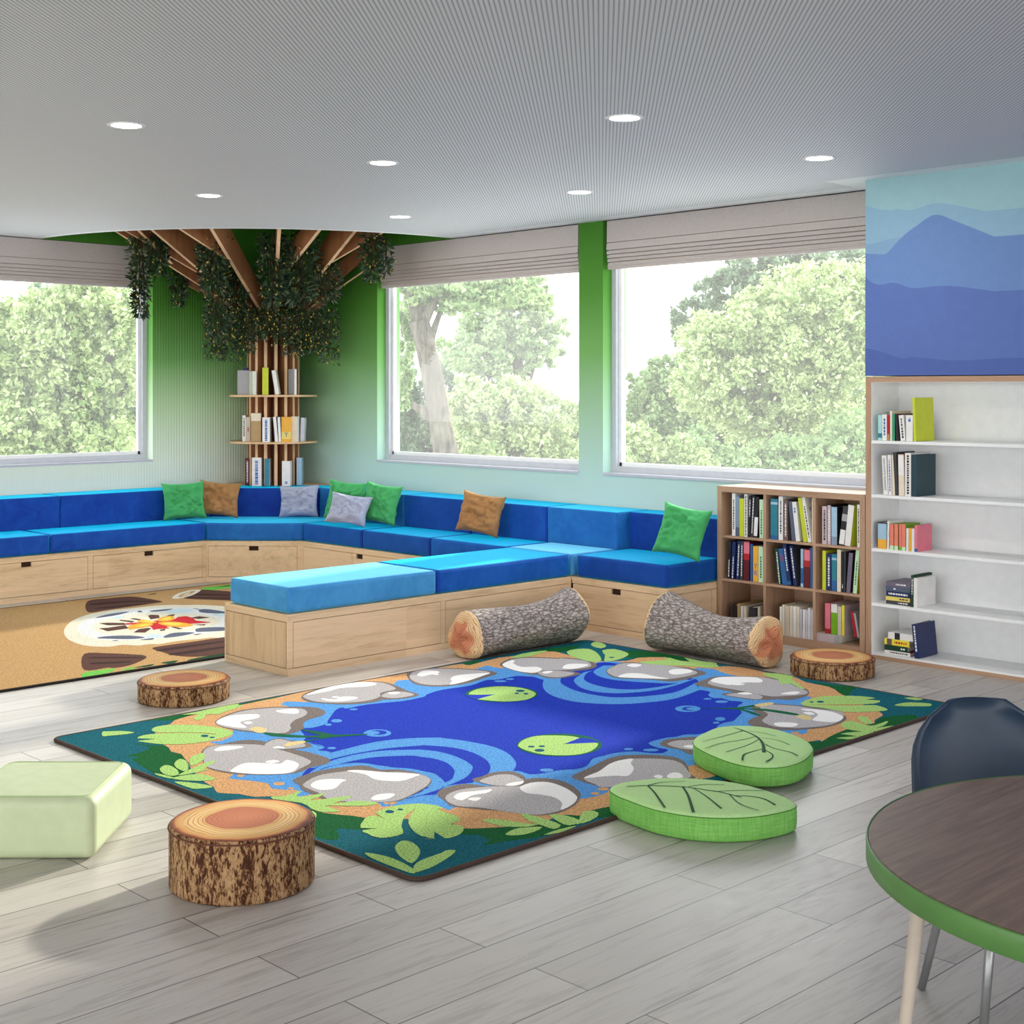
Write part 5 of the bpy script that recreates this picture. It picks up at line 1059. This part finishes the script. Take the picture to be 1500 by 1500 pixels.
# hanging greenery: one garland object each
t = NT('vine_leaf'); gi = t.n('NewGeometry')
t.col(t.ramp(gi.outputs['Random Per Island'], [(0, (24, 42, 24)), (.5, (38, 60, 34)), (.9, (58, 84, 50)), (1, (84, 108, 70))])); t.set(.4, .5); VLEAF = t.m
VBERRY = plain('vine_berry', (206, 176, 84), .5, .3); VSTEM = plain('vine_stem', (62, 60, 36), .7, .2)
def garland(top, length, rad, n, label, seed, taper=.5, ls=.046, skirt=False):
    r = random.Random(seed); top = Vector(top)
    o = thing('vine_garland', top.to_tuple(), label, 'plant', 0, 'hanging vine garlands on the tree')
    mb = MB()
    for k in range(max(2, n//70)):
        a = r.uniform(0, 6.3); q_ = rad*.45*r.random(); l_ = length*r.uniform(.6, .92)
        mb.tube([(0, 0, 0), (q_*math.cos(a), q_*math.sin(a), -l_*.4), (q_*1.2*math.cos(a+.4), q_*1.2*math.sin(a+.4), -l_)], .004, 5)
    mb.build('stem', VSTEM, o)
    lf, be = MB(), MB()
    for k in range(n):
        s = r.random()**.9; rr = rad*(1-taper*s*s)*(.35+.65*min(1, s*6+.3))*math.sqrt(r.random()); a = r.uniform(0, 2*PI)
        c_ = Vector((rr*math.cos(a), rr*math.sin(a), -s*length+r.uniform(-.01, .03)))
        d_ = Vector((math.cos(a)*r.uniform(.2, 1), math.sin(a)*r.uniform(.2, 1), r.uniform(-1.1, .5))).normalized()
        sd = d_.cross(Vector((r.uniform(-1, 1), r.uniform(-1, 1), r.uniform(-1, 1)))).normalized(); nn_ = d_.cross(sd)
        L_ = ls*r.uniform(.7, 1.35); w_ = L_*.19
        b = len(lf.v); lf.v += [tuple(c_), tuple(c_+d_*L_*.45+sd*w_+nn_*.004), tuple(c_+d_*L_), tuple(c_+d_*L_*.45-sd*w_+nn_*.004)]; lf.f.append((b, b+1, b+2, b+3)); lf.m.append(0)
        if r.random() < .10:
            q_ = c_+d_*L_*.7*r.random()+Vector((math.cos(a), math.sin(a), 0))*.012; h = .0065*r.uniform(.8, 1.4); b = len(be.v)
            be.v += [tuple(q_+Vector(v)*h) for v in ((1, 0, 0), (-1, 0, 0), (0, 1, 0), (0, -1, 0), (0, 0, 1.2), (0, 0, -1.2))]
            for f in ((0, 2, 4), (2, 1, 4), (1, 3, 4), (3, 0, 4), (2, 0, 5), (1, 2, 5), (3, 1, 5), (0, 3, 5)): be.f.append(tuple(b+i_ for i_ in f)); be.m.append(0)
    fo = lf.build('foliage', VLEAF, o, fix=False); fo['kind'] = 'stuff'
    be.build('berries', VBERRY, fo, fix=False)['kind'] = 'stuff'
def gpx(x, y0, y1, wpx, D, n, label, seed, **k):
    n = int(n*1.0) if seed < 30 else n; wpx *= .86 if seed < 30 else 1
    p = atD(x, y0, D); garland(p, (y1-y0)*D/F, wpx*.5*D/F, n, label, seed, **k)
gpx(205, 338, 464, 34, 10.95, 560, 'long vine garland hanging in front of the left wall window frame', 1, ls=.055)
gpx(232, 336, 404, 32, 10.95, 360, 'short vine garland just right of the long one by the left window', 2, ls=.055)
gpx(263, 386, 448, 28, 11.45, 300, 'small vine garland hanging low against the left green wall', 3)
gpx(312, 336, 424, 50, 10.9, 640, 'vine garland at the ceiling left of the tree trunk', 4, taper=.3, ls=.055)
gpx(318, 400, 500, 48, 11.2, 620, 'thick vine garland below the ceiling one on the left side of trunk', 5, taper=.3)
gpx(346, 388, 462, 46, 11.3, 420, 'vine garland between the branches above the left half of trunk', 6)
gpx(399, 340, 446, 44, 10.95, 600, 'vine garland hanging over the middle of the branches', 7, taper=.4, ls=.055)
gpx(441, 338, 442, 56, 11.0, 760, 'vine garland at the ceiling right of the trunk middle', 8, taper=.3, ls=.055)
gpx(472, 385, 442, 64, 11.2, 560, 'wide vine garland on the right branches of the tree', 9, taper=.25)
gpx(430, 420, 458, 34, 11.4, 240, 'small vine garland at the top right of the trunk', 10)
gpx(545, 344, 412, 40, 10.85, 380, 'vine garland on the branch beside the trunk window blind', 11, ls=.05)
gpx(566, 352, 402, 16, 10.8, 130, 'thin vine garland touching the edge of the trunk window blind', 12, ls=.05)
for k, (x, y1, w_, D) in enumerate(((316, 526, 34, 11.45), (336, 530, 36, 11.42), (357, 518, 34, 11.38), (376, 498, 30, 11.36), (395, 494, 30, 11.35), (413, 506, 30, 11.35), (430, 522, 32, 11.38), (447, 516, 32, 11.40), (465, 518, 34, 11.42), (482, 532, 30, 11.45))):
    gpx(x, 452, y1, w_, D, 430 if y1 > 510 else 300, 'vine strand in the leafy skirt round the trunk, %s from left' % ORD[k], 30+k, taper=.15, ls=.036)
# ================================================================== OUTSIDE: trees and bushes, all real leaf meshes
def leafmat(name, cols, tr=.5):
    t = NT(name); gi = t.n('NewGeometry'); col = t.ramp(gi.outputs['Random Per Island'], [(i_/(len(cols)-1), c) for i_, c in enumerate(cols)])
    t.col(col); t.set(.6, .2)
    ts = t.n('BsdfTranslucent'); t.l(col, ts.inputs['Color']); mx = t.n('MixShader'); mx.inputs[0].default_value = tr
    t.l(t.b.outputs[0], mx.inputs[1]); t.l(ts.outputs[0], mx.inputs[2]); t.l(mx.outputs[0], t.out.inputs['Surface']); return t.m
L_PALE = leafmat('leaf_pale', [(128, 150, 92), (182, 196, 138), (216, 224, 178)])
L_MID = leafmat('leaf_mid', [(120, 148, 98), (156, 178, 124), (190, 204, 154)])
L_DARK = leafmat('leaf_dark', [(88, 110, 82), (116, 138, 104), (146, 164, 130)])
t = NT('oak_bark'); v = t.obj((9, 9, 2.2)); t.col(t.ramp(t.noise(v, 2, 6, .7, .5), [(.35, (62, 54, 48)), (.6, (112, 102, 94))])); t.set(.9, .1); OAKB = t.m
rng = np.random.default_rng(7)
def leaves(blobs, n, size, mat, name, parent):
    """n leaves grown on clumps inside the given ellipsoids (centre, radii)"""
    vol = np.array([r[0]*r[2] for c, r in blobs]); vol = vol/vol.sum()
    P = []
    for (c, r), w in zip(blobs, vol):
        k = max(20, int(n*w)); nc = max(8, int(k/55))
        d = rng.normal(size=(nc, 3)); d /= np.linalg.norm(d, axis=1)[:, None]; cc = d*(rng.random((nc, 1))**.45)*1.04
        rad = .20*(.4+1.2*rng.random(nc))
        i_ = rng.integers(0, nc, k); e = rng.normal(size=(k, 3)); e /= np.linalg.norm(e, axis=1)[:, None]
        p = cc[i_]+e*rad[i_][:, None]*(rng.random((k, 1))**.6)
        P.append(p*np.array(r)+np.array(c))
    P = np.concatenate(P); k = len(P)
    a = rng.normal(size=(k, 3)); a /= np.linalg.norm(a, axis=1)[:, None]; b = np.cross(a, rng.normal(size=(k, 3))); b /= np.linalg.norm(b, axis=1)[:, None]
    s = size*.58*(.5+1.0*rng.random((k, 1)))
    size_ = size
    V = np.stack([P-a*s, P+b*s*.55, P+a*s, P-b*s*.55], 1).reshape(-1, 3)
    me = bpy.data.meshes.new(name); me.vertices.add(4*k); me.vertices.foreach_set('co', V.ravel().astype(np.float32))
    me.loops.add(4*k); me.loops.foreach_set('vertex_index', np.arange(4*k, dtype=np.int32)); me.polygons.add(k); me.polygons.foreach_set('loop_start', np.arange(0, 4*k, 4, dtype=np.int32)); me.polygons.foreach_set('loop_total', np.full(k, 4, dtype=np.int32))
    me.update(); me.validate(); me.materials.append(mat)
    o = bpy.data.objects.new(name, me); C.objects.link(o); o.parent = parent; return o
def outtree(D, els, n, size, mat, label, trunk=None, cat='tree', group='trees outside the windows', name='leafy_tree'):
    """els: ellipses in the photo (x, y, rx, ry) standing at depth D metres"""
    c0 = atD(sum(e[0] for e in els)/len(els), HY, D)
    root = thing(name, (c0.x, c0.y, -.35), label, cat, 0, group)
    bl = []
    for e in els:
        p = atD(e[0], e[1], D+(e[4] if len(e) > 4 else 0)); s = D/F
        bl.append(((p.x-c0.x, p.y-c0.y, p.z+.35), (e[2]*s, e[2]*s*.8, e[3]*s)))
    leaves(bl, int(n*2.3), size, mat, 'foliage', root)
    mb = MB()
    if trunk:
        for pts, rr in trunk: mb.tube([atD(x, y, D)-Vector((c0.x, c0.y, -.35)) for x, y in pts], [w*.5*D/F for w in rr], 12)
    else:
        top = max(b[0][2] for b in bl); mb.tube([(0, 0, -.05), (.1, .05, top*.5), (0, .1, top*.95)], [.16, .12, .04], 8)
        for b in bl[:6]: mb.tube([(0, 0, top*.35), Vector(b[0])*.6+Vector((0, 0, top*.15)), b[0]], [.07, .05, .02], 6)
    mb.build('trunk' if trunk or cat == 'tree' else 'stem', OAKB, root, True)
    return root
# trunk window
outtree(15, [(628, 425, 50, 30), (690, 430, 70, 30), (600, 470, 22, 50, .5), (740, 420, 60, 26), (590, 560, 16, 40, .5)], 9000, .055, L_MID, 'big old tree with a thick forked trunk outside the window left of the pillar',
        [([(664, 760), (655, 672), (645, 620), (635, 560), (622, 500), (614, 470)], [44, 38, 33, 32, 30, 30]), ([(616, 478), (606, 440), (600, 400), (594, 350)], [24, 17, 15, 10]), ([(618, 474), (632, 446), (648, 425), (670, 380)], [20, 15, 12, 8]), ([(630, 500), (640, 470), (652, 440)], [12, 9, 6]), ([(632, 612), (615, 600), (604, 592)], [16, 12, 9])])
outtree(24, [(720, 470, 60, 50), (770, 450, 40, 60), (700, 520, 70, 40), (780, 510, 50, 36), (800, 480, 40, 30), (740, 560, 40, 30)], 9000, .085, L_MID, 'airy tall tree right of the thick trunk outside the window left of the pillar')
outtree(21, [(720, 640, 70, 60), (780, 630, 60, 60), (690, 600, 50, 50), (740, 590, 60, 40), (800, 660, 50, 46)], 13000, .07, L_PALE, 'pale green bushy tree low outside the window left of the pillar')
outtree(26, [(600, 600, 50, 80), (590, 660, 40, 50), (650, 640, 60, 60), (670, 560, 50, 50), (760, 670, 90, 40)], 12000, .09, L_DARK, 'dark green tree behind the thick trunk')
outtree(23, [(835, 640, 40, 50), (850, 610, 30, 34), (845, 680, 50, 30), (880, 650, 30, 50)], 6000, .075, L_PALE, 'pale bush outside at the right edge of the trunk window', cat='bush', name='leafy_bush')
# right window
outtree(20, [(1140, 530, 95, 75), (1200, 440, 90, 60), (1110, 470, 70, 55), (1060, 500, 70, 50), (1050, 560, 70, 55), (1230, 540, 70, 80), (1160, 610, 90, 60), (1080, 610, 60, 40), (1280, 470, 70, 90)], 34000, .062, L_PALE, 'large pale green maple filling the window right of the pillar')
outtree(26, [(1070, 440, 55, 46), (1110, 395, 60, 30), (1170, 385, 60, 30), (1010, 480, 30, 40), (1260, 400, 70, 40), (1220, 420, 80, 40)], 11000, .095, L_DARK, 'darker tree behind the large pale maple')
outtree(24, [(960, 600, 44, 60), (940, 570, 34, 30), (985, 560, 50, 40), (1000, 620, 50, 60), (930, 640, 30, 60)], 11000, .075, L_MID, 'mid green tree at the left side of the right window')
outtree(17, [(930, 660, 40, 40), (950, 690, 60, 30), (1000, 680, 50, 40)], 6000, .055, L_PALE, 'low pale bush at the bottom left of the right window', cat='bush', name='leafy_bush')
outtree(18.5, [(1180, 680, 80, 44), (1250, 660, 60, 60), (1080, 690, 70, 36), (1020, 670, 44, 40)], 13000, .06, L_MID, 'low green bush below the large pale maple', cat='bush', name='leafy_bush')
outtree(27, [(1000, 650, 70, 60), (1100, 660, 90, 60), (1200, 640, 100, 70), (1270, 620, 80, 80), (930, 660, 60, 50)], 13000, .1, L_DARK, 'dark tree low down behind the large pale maple')
# left window
outtree(17, [(180, 470, 60, 50), (120, 440, 70, 60), (60, 500, 80, 80), (190, 560, 50, 60), (110, 560, 70, 70), (150, 640, 70, 50), (60, 640, 80, 60), (0, 560, 70, 120)], 26000, .06, L_PALE, 'pale bushy tree outside the left wall window')
outtree(22, [(170, 440, 70, 50), (190, 520, 60, 60), (110, 500, 100, 90), (180, 620, 80, 80), (40, 560, 100, 130)], 9000, .1, L_DARK, 'dark tree behind the pale one outside the left wall window')

# ================================================================== CAMERA AND LIGHT
cam = bpy.data.cameras.new('camera'); co = bpy.data.objects.new('camera', cam); C.objects.link(co)
cam.sensor_width = 36; cam.lens = 36*F/1500; cam.shift_y = (HY-750)/1500; cam.clip_end = 400; cam.clip_start = .05
co.location = (0, 0, EYE); co.rotation_euler = (PI/2, 0, YAW)
sc = bpy.context.scene; sc.camera = co
w = bpy.data.worlds.new('sky'); sc.world = w; w.use_nodes = True
nt = w.node_tree; bg = nt.nodes['Background']; tcw = nt.nodes.new('ShaderNodeTexCoord'); sxw = nt.nodes.new('ShaderNodeSeparateXYZ'); rw = nt.nodes.new('ShaderNodeValToRGB')
nt.links.new(tcw.outputs['Generated'], sxw.inputs[0]); nt.links.new(sxw.outputs['Z'], rw.inputs['Fac']); nt.links.new(rw.outputs['Color'], bg.inputs['Color'])
e = rw.color_ramp.elements; e[0].position = 0; e[0].color = (1, .99, .975, 1); e[1].position = .7; e[1].color = (.86, .92, 1, 1)
bg.inputs['Strength'].default_value = SKY
sl = bpy.data.lights.new('sun', 'SUN'); so = bpy.data.objects.new('sun', sl); C.objects.link(so)
sl.energy = SUN; sl.angle = R_(2.5); sl.color = (1, .93, .82)
dv = Vector((.165, -1, 0)).normalized()*math.cos(R_(SUN_EL)); dv.z = -math.sin(R_(SUN_EL))
so.rotation_euler = dv.to_track_quat('-Z', 'Y').to_euler(); so.location = (-6, 20, 10)
sc.view_settings.view_transform = 'Standard'; sc.view_settings.look = 'None'; sc.view_settings.gamma = 1; sc.view_settings.use_curve_mapping = False
sc.view_settings.exposure = EXPO
sc.cycles.use_denoising = True; sc.cycles.max_bounces = 8; sc.cycles.diffuse_bounces = 5; sc.cycles.transparent_max_bounces = 12
sc.cycles.sample_clamp_indirect = 8; sc.cycles.caustics_reflective = False; sc.cycles.caustics_refractive = False
